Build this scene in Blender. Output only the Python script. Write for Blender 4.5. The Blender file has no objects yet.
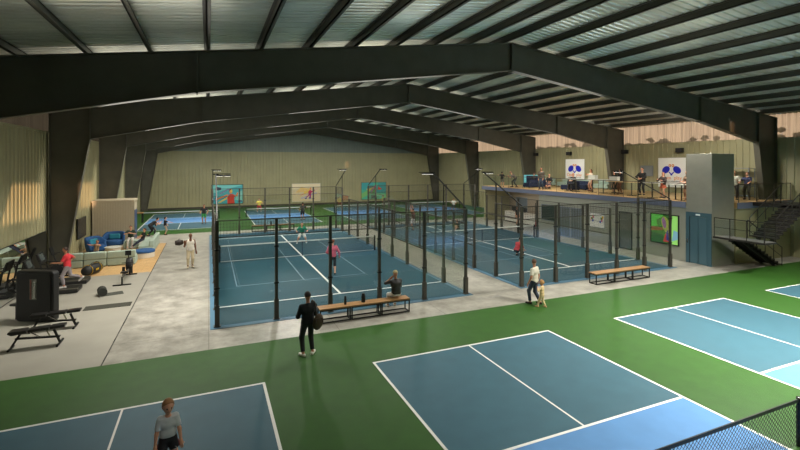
import bpy, bmesh, math, random
import numpy as np
from mathutils import Vector, Matrix
random.seed(7)
C = bpy.context.scene.collection
PI = math.pi
RR = math.radians

# ------------------------------------------------------------------ materials
def lin(c):
    return tuple(((v/255)/12.92 if v/255 <= .04045 else ((v/255+.055)/1.055)**2.4) for v in c)
MATS = {}
def mat(name, rgb, rough=.6, metal=0., noise=0., nscale=8., bump=0., bscale=60., emit=0., spec=.5, coat=0.):
    if name in MATS: return MATS[name]
    m = bpy.data.materials.new(name); m.use_nodes = True
    nt = m.node_tree; b = nt.nodes['Principled BSDF']
    c = lin(rgb)
    b.inputs['Base Color'].default_value = (*c, 1)
    b.inputs['Roughness'].default_value = rough
    b.inputs['Metallic'].default_value = metal
    b.inputs['Specular IOR Level'].default_value = spec
    b.inputs['Coat Weight'].default_value = coat
    if emit:
        b.inputs['Emission Color'].default_value = (*c, 1); b.inputs['Emission Strength'].default_value = emit
    if noise or bump:
        tc = nt.nodes.new('ShaderNodeTexCoord')
    if noise:
        n = nt.nodes.new('ShaderNodeTexNoise'); n.inputs['Scale'].default_value = nscale; n.inputs['Detail'].default_value = 6
        nt.links.new(tc.outputs['Object'], n.inputs['Vector'])
        r = nt.nodes.new('ShaderNodeValToRGB')
        r.color_ramp.elements[0].position = .3; r.color_ramp.elements[1].position = .7
        r.color_ramp.elements[0].color = (*[v*(1-noise) for v in c], 1)
        r.color_ramp.elements[1].color = (*[min(1, v*(1+noise)) for v in c], 1)
        nt.links.new(n.outputs['Fac'], r.inputs['Fac']); nt.links.new(r.outputs['Color'], b.inputs['Base Color'])
    if bump:
        n2 = nt.nodes.new('ShaderNodeTexNoise'); n2.inputs['Scale'].default_value = bscale; n2.inputs['Detail'].default_value = 4
        nt.links.new(tc.outputs['Object'], n2.inputs['Vector'])
        bp = nt.nodes.new('ShaderNodeBump'); bp.inputs['Strength'].default_value = bump; bp.inputs['Distance'].default_value = .02
        nt.links.new(n2.outputs['Fac'], bp.inputs['Height']); nt.links.new(bp.outputs['Normal'], b.inputs['Normal'])
    MATS[name] = m
    return m

def planks(name, ra, rb, px=1.6, py=.14, rough=.45):
    m = mat(name, ra, rough); nt = m.node_tree; b = nt.nodes['Principled BSDF']
    tc = nt.nodes.new('ShaderNodeTexCoord'); br = nt.nodes.new('ShaderNodeTexBrick')
    br.inputs['Scale'].default_value = 1; br.inputs['Brick Width'].default_value = px; br.inputs['Row Height'].default_value = py
    br.inputs['Mortar Size'].default_value = .006
    br.inputs['Color1'].default_value = (*lin(ra), 1); br.inputs['Color2'].default_value = (*lin(rb), 1)
    br.inputs['Mortar'].default_value = (*[v*.5 for v in lin(ra)], 1)
    nt.links.new(tc.outputs['Object'], br.inputs['Vector'])
    n = nt.nodes.new('ShaderNodeTexNoise'); n.inputs['Scale'].default_value = 5
    nt.links.new(tc.outputs['Object'], n.inputs['Vector'])
    mx = nt.nodes.new('ShaderNodeMixRGB'); mx.blend_type = 'MULTIPLY'; mx.inputs['Fac'].default_value = .35
    nt.links.new(br.outputs['Color'], mx.inputs['Color1']); nt.links.new(n.outputs['Fac'], mx.inputs['Color2'])
    nt.links.new(mx.outputs['Color'], b.inputs['Base Color'])
    return m

def concrete(name):
    m = mat(name, (150, 147, 138), .4, spec=.5); nt = m.node_tree; b = nt.nodes['Principled BSDF']
    tc = nt.nodes.new('ShaderNodeTexCoord')
    n1 = nt.nodes.new('ShaderNodeTexNoise'); n1.inputs['Scale'].default_value = 1.5; n1.inputs['Detail'].default_value = 9; n1.inputs['Roughness'].default_value = .7
    nt.links.new(tc.outputs['Object'], n1.inputs['Vector'])
    r = nt.nodes.new('ShaderNodeValToRGB')
    r.color_ramp.elements[0].position = .32; r.color_ramp.elements[0].color = (*lin((120, 117, 108)), 1)
    r.color_ramp.elements[1].position = .68; r.color_ramp.elements[1].color = (*lin((176, 173, 162)), 1)
    nt.links.new(n1.outputs['Fac'], r.inputs['Fac'])
    # slab joints
    br = nt.nodes.new('ShaderNodeTexBrick'); br.offset = 0
    br.inputs['Scale'].default_value = 1; br.inputs['Brick Width'].default_value = 4.; br.inputs['Row Height'].default_value = 4.
    br.inputs['Mortar Size'].default_value = .012
    br.inputs['Color1'].default_value = (1, 1, 1, 1); br.inputs['Color2'].default_value = (.94, .94, .94, 1); br.inputs['Mortar'].default_value = (.55, .55, .55, 1)
    nt.links.new(tc.outputs['Object'], br.inputs['Vector'])
    mx = nt.nodes.new('ShaderNodeMixRGB'); mx.blend_type = 'MULTIPLY'; mx.inputs['Fac'].default_value = 1
    nt.links.new(r.outputs['Color'], mx.inputs['Color1']); nt.links.new(br.outputs['Color'], mx.inputs['Color2'])
    nt.links.new(mx.outputs['Color'], b.inputs['Base Color'])
    rr = nt.nodes.new('ShaderNodeMapRange'); rr.inputs['To Min'].default_value = .22; rr.inputs['To Max'].default_value = .5
    nt.links.new(n1.outputs['Fac'], rr.inputs['Value']); nt.links.new(rr.outputs['Result'], b.inputs['Roughness'])
    return m

def glass(name, tint=(247, 248, 246), rough=.0, refl=.75):
    m = bpy.data.materials.new(name); m.use_nodes = True; nt = m.node_tree; nt.nodes.clear()
    o = nt.nodes.new('ShaderNodeOutputMaterial'); t = nt.nodes.new('ShaderNodeBsdfTransparent'); g = nt.nodes.new('ShaderNodeBsdfGlossy')
    t.inputs['Color'].default_value = (*lin(tint), 1); g.inputs['Roughness'].default_value = rough
    g.inputs['Color'].default_value = (refl, refl, refl, 1)
    f = nt.nodes.new('ShaderNodeFresnel')
    ge = nt.nodes.new('ShaderNodeNewGeometry'); io = nt.nodes.new('ShaderNodeMapRange')      # same mirror strength on both faces of a pane
    io.inputs['To Min'].default_value = 1.45; io.inputs['To Max'].default_value = 1/1.45
    nt.links.new(ge.outputs['Backfacing'], io.inputs['Value']); nt.links.new(io.outputs['Result'], f.inputs['IOR'])
    x = nt.nodes.new('ShaderNodeMixShader')
    nt.links.new(f.outputs[0], x.inputs[0]); nt.links.new(t.outputs[0], x.inputs[1]); nt.links.new(g.outputs[0], x.inputs[2])
    nt.links.new(x.outputs[0], o.inputs['Surface'])
    return m

def translucent(name, rgb, clear):
    m = bpy.data.materials.new(name); m.use_nodes = True; nt = m.node_tree; nt.nodes.clear()
    o = nt.nodes.new('ShaderNodeOutputMaterial'); t = nt.nodes.new('ShaderNodeBsdfTransparent'); g = nt.nodes.new('ShaderNodeBsdfTranslucent')
    d = nt.nodes.new('ShaderNodeBsdfDiffuse')
    tc = nt.nodes.new('ShaderNodeTexCoord'); n = nt.nodes.new('ShaderNodeTexNoise'); n.inputs['Scale'].default_value = 1.
    mp = nt.nodes.new('ShaderNodeMapping'); mp.inputs['Scale'].default_value = (9, 9, .25)
    nt.links.new(tc.outputs['Object'], mp.inputs['Vector']); nt.links.new(mp.outputs['Vector'], n.inputs['Vector'])
    r = nt.nodes.new('ShaderNodeValToRGB')
    r.color_ramp.elements[0].position = .3; r.color_ramp.elements[0].color = (*[v*.6 for v in lin(rgb)], 1)
    r.color_ramp.elements[1].position = .65; r.color_ramp.elements[1].color = (*lin(rgb), 1)
    nt.links.new(n.outputs['Fac'], r.inputs['Fac'])
    for q in (t, g, d): nt.links.new(r.outputs['Color'], q.inputs['Color'])
    a = nt.nodes.new('ShaderNodeMixShader'); a.inputs[0].default_value = clear
    b = nt.nodes.new('ShaderNodeMixShader'); b.inputs[0].default_value = .35
    nt.links.new(g.outputs[0], b.inputs[1]); nt.links.new(d.outputs[0], b.inputs[2])
    nt.links.new(b.outputs[0], a.inputs[1]); nt.links.new(t.outputs[0], a.inputs[2]); nt.links.new(a.outputs[0], o.inputs['Surface'])
    return m

M_black = mat('black_metal', (26, 27, 26), .45, .3)
M_post = mat('post_metal', (68, 65, 57), .5, .1)
M_wire = mat('wire', (64, 64, 58), .5, .3)
M_frame = mat('frame_steel', (84, 82, 71), .5, .15, noise=.12, nscale=1.5)
M_purlin = mat('purlin_steel', (74, 73, 64), .45, .3)
M_clad = mat('cladding', (152, 148, 114), .48, .0, noise=.06, nscale=.8)
M_gable = mat('gable_sheet', (112, 122, 116), .5, .1, noise=.08, nscale=1.)
M_white = mat('line_white', (225, 225, 220), .6)
M_faint = mat('line_faint', (118, 142, 158), .6)
M_green = mat('court_green', (42, 82, 24), .56, spec=.34, noise=.10, nscale=2.5, bump=.12, bscale=220)
M_teal = mat('court_blue', (54, 92, 106), .54, spec=.34, noise=.06, nscale=2., bump=.12, bscale=220)
M_kitchen = mat('court_light_blue', (86, 134, 184), .56, spec=.28, noise=.05, nscale=2., bump=.12, bscale=220)
M_padel = mat('padel_turf', (22, 66, 80), .62, spec=.35, noise=.10, nscale=1.2, bump=.1, bscale=260)
M_edge = mat('padel_edge_blue', (72, 112, 136), .5)
M_gym = mat('gym_rubber', (146, 143, 132), .5, noise=.07, nscale=1.)
M_conc = concrete('concrete')
M_wood = planks('wood_floor', (214, 176, 122), (200, 160, 106))
M_bench = planks('bench_wood', (178, 136, 86), (160, 118, 70), 1.2, .09)
M_glass = glass('clear_glass')
M_glassr = glass('rail_glass', (246, 250, 249), .0, .3)
M_mirror = mat('mirror', (225, 228, 225), .015, 1.)
M_led = mat('led_face', (255, 250, 240), .5, emit=4.)
M_rub = mat('black_rubber', (20, 20, 20), .6, noise=.1)
M_leath = mat('black_leather', (24, 23, 22), .38)
M_chrome = mat('chrome', (170, 170, 168), .22, 1.)
M_mint = mat('mint_fabric', (160, 176, 162), .85, noise=.05, bump=.1, bscale=120)
M_bluef = mat('blue_fabric', (34, 78, 128), .8, noise=.05)
M_tealf = mat('teal_fabric', (44, 130, 148), .8)
M_navy = mat('navy_fabric', (22, 32, 62), .8)
M_cream = mat('cream_lacquer', (206, 200, 184), .5)
M_grayw = mat('grey_render', (150, 152, 140), .75, noise=.04, nscale=1.)
M_fascia = mat('fascia_blue_grey', (104, 112, 134), .6)
M_steel = mat('brushed_steel', (168, 168, 158), .33, .6, noise=.05, nscale=2)
M_eldoor = mat('lift_blue', (74, 106, 120), .35, .35)
M_eldark = mat('lift_blue_panel', (86, 118, 132), .3, .4)

# ------------------------------------------------------------------ mesh builder
class MB:
    def __init__(s): s.v = []; s.f = []; s.m = []
    def add(s, vs, fs, mi=0):
        b = len(s.v); s.v += [tuple(p) for p in vs]; s.f += [tuple(i+b for i in q) for q in fs]; s.m += [mi]*len(fs); return s
    def box(s, x0, x1, y0, y1, z0, z1, mi=0, rz=0, at=(0, 0, 0), rx=0):
        vs = [Vector((x, y, z)) for z in (z0, z1) for y in (y0, y1) for x in (x0, x1)]
        if rz or rx or at != (0, 0, 0):
            R = Matrix.Rotation(rz, 3, 'Z') @ Matrix.Rotation(rx, 3, 'X'); vs = [R @ p + Vector(at) for p in vs]
        return s.add(vs, [(0, 2, 3, 1), (4, 5, 7, 6), (0, 1, 5, 4), (2, 6, 7, 3), (0, 4, 6, 2), (1, 3, 7, 5)], mi)
    def tube(s, pts, r, n=8, mi=0, caps=True):
        pts = [Vector(p) for p in pts]; rings = []
        rs = r if isinstance(r, (list, tuple)) else [r]*len(pts)
        up = None
        for i, p in enumerate(pts):
            d = (pts[min(i+1, len(pts)-1)]-pts[max(i-1, 0)]).normalized()
            if up is None:
                up = Vector((0, 0, 1)) if abs(d.z) < .9 else Vector((0, 1, 0))
            a = d.cross(up).normalized(); b = a.cross(d).normalized(); up = b
            rings.append([p+(a*math.cos(2*PI*k/n+PI/n)+b*math.sin(2*PI*k/n+PI/n))*rs[i] for k in range(n)])
        vs = [q for g in rings for q in g]; fs = []
        for i in range(len(pts)-1):
            for k in range(n):
                fs.append((i*n+k, i*n+(k+1) % n, (i+1)*n+(k+1) % n, (i+1)*n+k))
        if caps:
            fs.append(tuple(range(n))[::-1]); fs.append(tuple((len(pts)-1)*n+k for k in range(n)))
        return s.add(vs, fs, mi)
    def bar(s, a, b, w, h=None, mi=0):       # square bar between two points
        return s.tube([a, b], [w/2*1.414]*2, 4, mi)
    def lathe(s, prof, n=20, at=(0, 0, 0), mi=0, axis='Z'):
        vs = []; fs = []
        for r, z in prof:
            for k in range(n):
                c, q = r*math.cos(2*PI*k/n), r*math.sin(2*PI*k/n)
                p = (c, q, z) if axis == 'Z' else ((z, c, q) if axis == 'X' else (c, z, q))
                vs.append((p[0]+at[0], p[1]+at[1], p[2]+at[2]))
        for i in range(len(prof)-1):
            for k in range(n):
                fs.append((i*n+k, i*n+(k+1) % n, (i+1)*n+(k+1) % n, (i+1)*n+k))
        fs.append(tuple(range(n))[::-1]); fs.append(tuple((len(prof)-1)*n+k for k in range(n)))
        return s.add(vs, fs, mi)
    def prism(s, poly, a0, a1, axis='Y', mi=0):   # polygon extruded along an axis
        n = len(poly)
        def P(p, a): return (p[0], a, p[1]) if axis == 'Y' else ((a, p[0], p[1]) if axis == 'X' else (p[0], p[1], a))
        vs = [P(p, a0) for p in poly]+[P(p, a1) for p in poly]
        fs = [tuple(range(n)), tuple(range(n, 2*n))[::-1]]+[(i, i+n, (i+1) % n+n, (i+1) % n) for i in range(n)]
        return s.add(vs, fs, mi)
def mesh(name, mb, mats, smooth=False, fix=True):
    me = bpy.data.meshes.new(name); me.from_pydata(mb.v, [], mb.f)
    for m in (mats if isinstance(mats, (list, tuple)) else [mats]): me.materials.append(m)
    me.polygons.foreach_set('material_index', mb.m)
    if fix:
        b = bmesh.new(); b.from_mesh(me); bmesh.ops.recalc_face_normals(b, faces=b.faces); b.to_mesh(me); b.free()
    if smooth: me.polygons.foreach_set('use_smooth', [True]*len(me.polygons))
    me.update(); return me
def obj(name, mb, mats, parent=None, loc=(0, 0, 0), rz=0, smooth=False, bevel=0, seg=2, label=None, fix=True):
    me = mb if isinstance(mb, bpy.types.Mesh) else mesh(name, mb, mats, smooth, fix)
    o = bpy.data.objects.new(name, me); C.objects.link(o)
    o.parent = parent; o.location = loc; o.rotation_euler = (0, 0, rz)
    if bevel:
        b = o.modifiers.new('bevel', 'BEVEL'); b.width = bevel; b.segments = seg; b.limit_method = 'ANGLE'; b.angle_limit = RR(40)
        me.polygons.foreach_set('use_smooth', [True]*len(me.polygons))
        w = o.modifiers.new('wn', 'WEIGHTED_NORMAL')
    if label: o['label'] = label
    return o
def thing(name, label, cat, loc=(0, 0, 0), rz=0, group=None):
    o = bpy.data.objects.new(name, None); C.objects.link(o); o.empty_display_size = .2
    o.location = loc; o.rotation_euler = (0, 0, rz); o['label'] = label; o['category'] = cat
    if group: o['group'] = group
    return o
def tag(o, label, cat, group=None):
    o['label'] = label; o['category'] = cat
    if group: o['group'] = group
    return o
def struct(name, mb, mats, label=None, parent=None, smooth=False):
    o = obj(name, mb, mats, parent, smooth=smooth)
    if parent is None:
        o['kind'] = 'structure'
        if label: o['label'] = label
    return o
def sroot(name, label):
    o = bpy.data.objects.new(name, None); C.objects.link(o); o['kind'] = 'structure'; o['label'] = label; return o
def dup(root, loc, rz=None, label=None, group=None):
    def cp(o, par):
        c = o.copy(); C.objects.link(c); c.parent = par
        for ch in o.children: cp(ch, c)
        return c
    r = cp(root, None); r.location = loc
    if rz is not None: r.rotation_euler = (0, 0, rz)
    if label: r['label'] = label
    if group: r['group'] = group
    return r
def rbox(x0, x1, y0, y1, z0, z1): return MB().box(x0, x1, y0, y1, z0, z1)

# ------------------------------------------------------------------ the hall
XL, XR, XC = -7.36, 32., 12.25
YB, YF = 60.4, -3.
HC = 7.1
def ztop(x): return 10.85-.127*abs(x-XC)
FR = [16.3, 27.3, 38.3, 49.3, 60.1]

struct('floor', rbox(XL, XR, YF, YB, -.2, 0), M_conc, 'polished grey concrete floor of the hall')
struct('floor_green', MB().box(XL, XR, YF, 14.45, 0, .006), M_green, 'green acrylic surface around the near pickleball courts')
struct('floor_far_green', MB().box(XL, XR, 39.5, YB, 0, .006), M_green, 'green acrylic surface along the far wall')
struct('floor_gym', MB().box(XL, -2.72, 14.45, 26.1, 0, .008).box(-2.72, -2.69, 14.45, 35.2, 0, .01, 1), [M_gym, M_black], 'pale grey rubber floor of the gym corner')
struct('floor_lounge', MB().box(XL, -2.72, 26.1, 35.2, 0, .009), M_wood, 'pale timber floor of the lounge corner')
struct('ground', MB().box(-80, 120, -80, 140, -.5, -.21), mat('outside_ground', (96, 92, 74), .9, noise=.2, nscale=.2), 'ground outside the hall')

def strip(mb, x0, x1, y0, y1, z, mi=0): mb.box(x0, x1, y0, y1, z-.004, z, mi)
def pickle_court(x, yb, far, label):
    """x = left sideline, yb = near baseline; runs 13.41 m"""
    W, L = 6.1, 13.41
    r = sroot('pickleball_court', label); r.location = (x, yb, 0)
    n = L/2
    s = MB(); strip(s, 0, W, 0, n-2.13, .012); strip(s, 0, W, n+2.13, L, .012)
    k = MB(); strip(k, 0, W, n-2.13, n+2.13, .012)
    l = MB(); w = .065
    strip(l, -w/2, w/2, -w/2, L+w/2, .017); strip(l, W-w/2, W+w/2, -w/2, L+w/2, .017)
    for y in (0, n-2.13, n+2.13, L): strip(l, 0, W, y-w/2, y+w/2, .0165)
    strip(l, W/2-w/3, W/2+w/3, 0, n-2.13, .0162); strip(l, W/2-w/3, W/2+w/3, n+2.13, L, .0162)
    obj('service_area', s, M_teal, r); obj('kitchen_zone', k, M_kitchen, r); obj('boundary_line', l, M_white, r)
    return r
cx = [-4.83, 4.2, 13.3, 22.3]
for x, lb in zip(cx, ['blue pickleball court with a boy standing on it', 'blue pickleball court in front of the long bench with a seated person',
                      'blue pickleball court in front of the short bench', 'blue pickleball court cut off by the photo beside the stairs']):
    pickle_court(x, 11.7-13.41, False, lb)
bx = [-5.45, 3.85, 13.15, 22.5]
for x, lb in zip(bx, ['blue pickleball court by the far wall beyond the beige cabin', 'blue pickleball court by the far wall below the cream runner picture',
                      'blue pickleball court by the far wall below the green picture', 'blue pickleball court in the far corner beyond the mezzanine']):
    pickle_court(x, 42.1, True, lb)

# walls -----------------------------------------------------------------
def ribbed(a, b, z0, z1f, pitch=.4, rib=.07, dep=.05, nrm=1, axis='Y', at=0, back=.12):
    """ribbed sheet along an axis from a to b at X or Y = at; z1f gives the top height"""
    prof = []; u = a
    while u < b-1e-6:
        e = min(u+pitch, b)
        prof += [(u, 0), (e-rib*1.6, 0), (e-rib*1.25, dep), (e-rib*.35, dep)]
        u = e
    prof.append((b, 0))
    vs = []; fs = []
    for t, d in prof:
        p = at+nrm*d
        for z in (z0, z1f(t)): vs.append((p, t, z) if axis == 'Y' else (t, p, z))
    n = len(prof)
    for i in range(n-1): fs.append((2*i, 2*i+2, 2*i+3, 2*i+1))
    # closed back
    q = at-nrm*back
    b0 = len(vs)
    for t in (a, b):
        for z in (z0, z1f(t)): vs.append((q, t, z) if axis == 'Y' else (t, q, z))
    fs.append((b0, b0+1, b0+3, b0+2))
    return MB().add(vs, fs)
flat = lambda t: HC
struct('wall_left', ribbed(YF, YB, 0, flat, nrm=1, axis='Y', at=XL, dep=.022, rib=.05), M_clad, 'beige ribbed cladding of the left wall')
struct('wall_right', ribbed(YF, YB, 0, flat, nrm=-1, axis='Y', at=XR), M_clad, 'beige ribbed cladding of the right wall')
struct('wall_back', ribbed(XL, XR, 0, flat, nrm=-1, axis='X', at=YB), M_clad, 'beige ribbed cladding of the far wall')
mid = MB()
for (a, b) in ((XL, XC), (XC, XR)):
    r = ribbed(a, b, HC, lambda t: ztop(t)+.25, pitch=.4, nrm=-1, axis='X', at=YB+.02); mid.add(r.v, r.f)
struct('wall_back_gable', mid, M_gable, 'blue grey ribbed gable above the far wall')
struct('baseboard_back', MB().box(XL, XR, YB-.09, YB-.04, 0, .25), mat('dark_base', (62, 60, 50), .6), 'dark base strip of the far wall')
# wall behind the camera with one clear opening that lets the low sun in
f = MB()
for x0, x1, z0, z1 in ((XL, -1.9, 0, 8.1), (-.62, .9, 0, 8.1), (1.8, XR, 0, 8.1), (-1.9, -.62, 0, 3.95), (-1.9, -.62, 5.55, 8.1), (.9, 1.8, 0, 3.95), (.9, 1.8, 5.55, 8.1)):
    f.box(x0, x1, YF-.15, YF, z0, z1)
f.prism([(XL, 8.1), (XR, 8.1), (XR, ztop(XR)+.27), (XC, 11.12), (XL, ztop(XL)+.27)], YF-.15, YF)
struct('wall_front', f, M_clad, 'wall behind the viewer')
# clerestory bands
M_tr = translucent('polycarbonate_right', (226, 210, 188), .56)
M_tl = translucent('polycarbonate_left', (96, 93, 84), .22)  # dark tint stands in for the dimmer sky on the left side
def wavy(a, b, z0, z1, at, pitch=.18, dep=.02, nrm=1):
    n = int((b-a)/pitch*4); vs = []; fs = []
    for i in range(n+1):
        t = a+(b-a)*i/n; d = dep*math.sin(2*PI*t/pitch)*nrm
        vs += [(at+d, t, z0), (at+d, t, z1)]
    for i in range(n): fs.append((2*i, 2*i+2, 2*i+3, 2*i+1))
    return MB().add(vs, fs)
ZE = ztop(XL)+.3
def fixn(o): return o
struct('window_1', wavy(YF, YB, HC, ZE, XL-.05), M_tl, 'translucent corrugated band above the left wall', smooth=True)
struct('window_2', wavy(YF, YB, HC, ZE, XR+.05), M_tr, 'translucent corrugated band above the right wall', smooth=True)
struct('added_sun_block', MB().box(33.5, 60, -8, 9, -.2, 13), M_grayw, 'added unseen block outside, keeping low sun off the right translucent band')  # added block out of view, shades the right band from the sun
struct('trim_1', MB().box(XL-.02, XL+.05, YF, YB, HC-.05, HC+.03), M_clad, 'sill strip under the left translucent band')
struct('trim_2', MB().box(XR-.05, XR+.02, YF, YB, HC-.05, HC+.03), M_clad, 'sill strip under the right translucent band')

# roof: corrugated sheets on purlins
M_roof = mat('roof_sheet', (204, 205, 192), .36, .5, noise=.22, nscale=.5)
nt = M_roof.node_tree; bs = nt.nodes['Principled BSDF']
tc = nt.nodes.new('ShaderNodeTexCoord'); mp = nt.nodes.new('ShaderNodeMapping'); mp.inputs['Scale'].default_value = (.35, 6, 1)
n1 = nt.nodes.new('ShaderNodeTexNoise'); n1.inputs['Scale'].default_value = 1.; n1.inputs['Detail'].default_value = 5
nt.links.new(tc.outputs['Object'], mp.inputs['Vector']); nt.links.new(mp.outputs['Vector'], n1.inputs['Vector'])
mr = nt.nodes.new('ShaderNodeMapRange'); mr.inputs['To Min'].default_value = .2; mr.inputs['To Max'].default_value = .55
nt.links.new(n1.outputs['Fac'], mr.inputs['Value']); nt.links.new(mr.outputs['Result'], bs.inputs['Roughness'])
rf = MB(); pr = []
y = YF-.2
while y < YB+.2:
    pr += [(y, 0), (y+.16, 0), (y+.19, .04), (y+.25, .04)]; y += .28
for a, b in ((XL-.25, XC), (XC, XR+.25)):
    vs = []; fs = []
    for (t, d) in pr:
        for x in (a, b): vs.append((x, t, ztop(x)+.26+d))
    for i in range(len(pr)-1): fs.append((2*i, 2*i+1, 2*i+3, 2*i+2))
    rf.add(vs, fs)
ceil = struct('ceiling', rf, M_roof, 'grey corrugated metal roof underside')
px = [-.05+1.7*k for k in range(-4, 19)]
for x in px:
    if not XL+.2 < x < XR-.1: continue
    t = 1 if x < XC else -1
    z = ztop(x)
    p = MB().box(x-.02, x+.02, YF, YB, z+.005, z+.25).box(x-.02, x+.10, YF, YB, z+.005, z+.035).box(x-.10, x+.02, YF, YB, z+.215, z+.25)
    obj('purlin', p, M_purlin, ceil)

# portal frames
def frame(y, label):
    r = sroot('portal_frame', label); r.location = (0, y, 0)
    K = [(-5.6, 6.78), (-.36, 7.86), (XC, 9.62)]
    for sgn in (1, -1):
        X = lambda x: x if sgn == 1 else 2*XC-x
        web = .02; fl = .16; th = .035
        # column
        c = MB(); CO = -7.27 if sgn == 1 else -7.42
        poly = [(X(CO), 0), (X(-6.7), 0), (X(-5.6), 6.78), (X(-5.6), ztop(-5.6)-.01), (X(CO), ztop(CO)-.01)]
        c.prism(poly, -web, web)
        def flange(mb, p, q, off):
            p, q = Vector((p[0], 0, p[1])), Vector((q[0], 0, q[1])); d = (q-p).normalized(); n = Vector((-d.z, 0, d.x))*off
            vs = [p+Vector((0, s*fl, 0))+n*k for k in (0, 1) for s in (-1, 1)]+[q+Vector((0, s*fl, 0))+n*k for k in (0, 1) for s in (-1, 1)]
            mb.add(vs, [(0, 1, 3, 2), (4, 6, 7, 5), (0, 4, 5, 1), (2, 3, 7, 6), (0, 2, 6, 4), (1, 5, 7, 3)])
        flange(c, (X(CO), 0), (X(CO), ztop(CO)-.02), th*sgn*-1)
        flange(c, (X(-6.7), 0), (X(-5.6), 6.78), th*sgn*-1)
        c.box(min(X(CO), X(-6.6)), max(X(CO), X(-6.6)), -.2, .2, 0, .03)
        obj('column', c, M_frame, r)
        # rafter
        b = MB()
        poly = [(X(k[0]), k[1]) for k in K]+[(X(XC), ztop(XC)-.01), (X(-5.6), ztop(-5.6)-.01)]
        b.prism(poly, -web, web)
        flange(b, (X(K[0][0]), K[0][1]), (X(K[1][0]), K[1][1]), th*sgn); flange(b, (X(K[1][0]), K[1][1]), (X(K[2][0]), K[2][1]), th*sgn)
        flange(b, (X(CO), ztop(CO)-.04), (X(XC), ztop(XC)-.04), th*sgn)
        ra = obj('rafter', b, M_frame, r)
        # splice plates
        for (xx, z0) in ((-5.6, 6.73), (-.36, 7.82)):
            obj('splice_plate', MB().box(X(xx)-.035, X(xx)+.035, -.17, .17, z0, ztop(xx)-.01), M_frame, ra)
    obj('ridge_plate', MB().box(XC-.035, XC+.035, -.17, .17, 9.55, ztop(XC)-.01), M_frame, r)
for y, lb in zip(FR, ['nearest grey steel portal frame spanning the whole picture', 'second steel portal frame, its left column beside the treadmills',
                      'third steel portal frame, its left column behind the beige cabin', 'fourth steel portal frame from the viewer',
                      'last steel portal frame standing against the far wall']):
    frame(y, lb)
# ------------------------------------------------------------------ padel courts
PW, PL = 9.77, 21.1
PX = [.26, 12.94]; PY = 16.41
def padel_floor(x, label):
    r = sroot('padel_court', label); r.location = (x, PY, 0)
    obj('court_edge', MB().box(-.22, PW+.22, -.25, PL+.22, 0, .012), M_edge, r)
    obj('playing_surface', MB().box(0.02, PW-.02, 0.02, PL-.02, .012, .018), M_padel, r)
    l = MB(); w = .09
    for y in (2.1, PL-2.1): strip(l, .05, PW-.05, y-w/2, y+w/2, .024)
    strip(l, PW/2-w/2, PW/2+w/2, 2.1, PL-2.1, .0235)
    obj('service_line', l, M_white, r)
    g = MB(); w = .04
    for xx in (.9, 3.9, 6.95): strip(g, xx-w/2, xx+w/2, 5., 16.1, .021)
    for y in (5., 16.1): strip(g, .9, 6.95, y-w/2, y+w/2, .0212)
    obj('overlay_line', g, M_faint, r)
    return r
padel_floor(PX[0], 'dark blue padel court behind the long bench')
padel_floor(PX[1], 'dark blue padel court behind the short bench')

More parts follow.
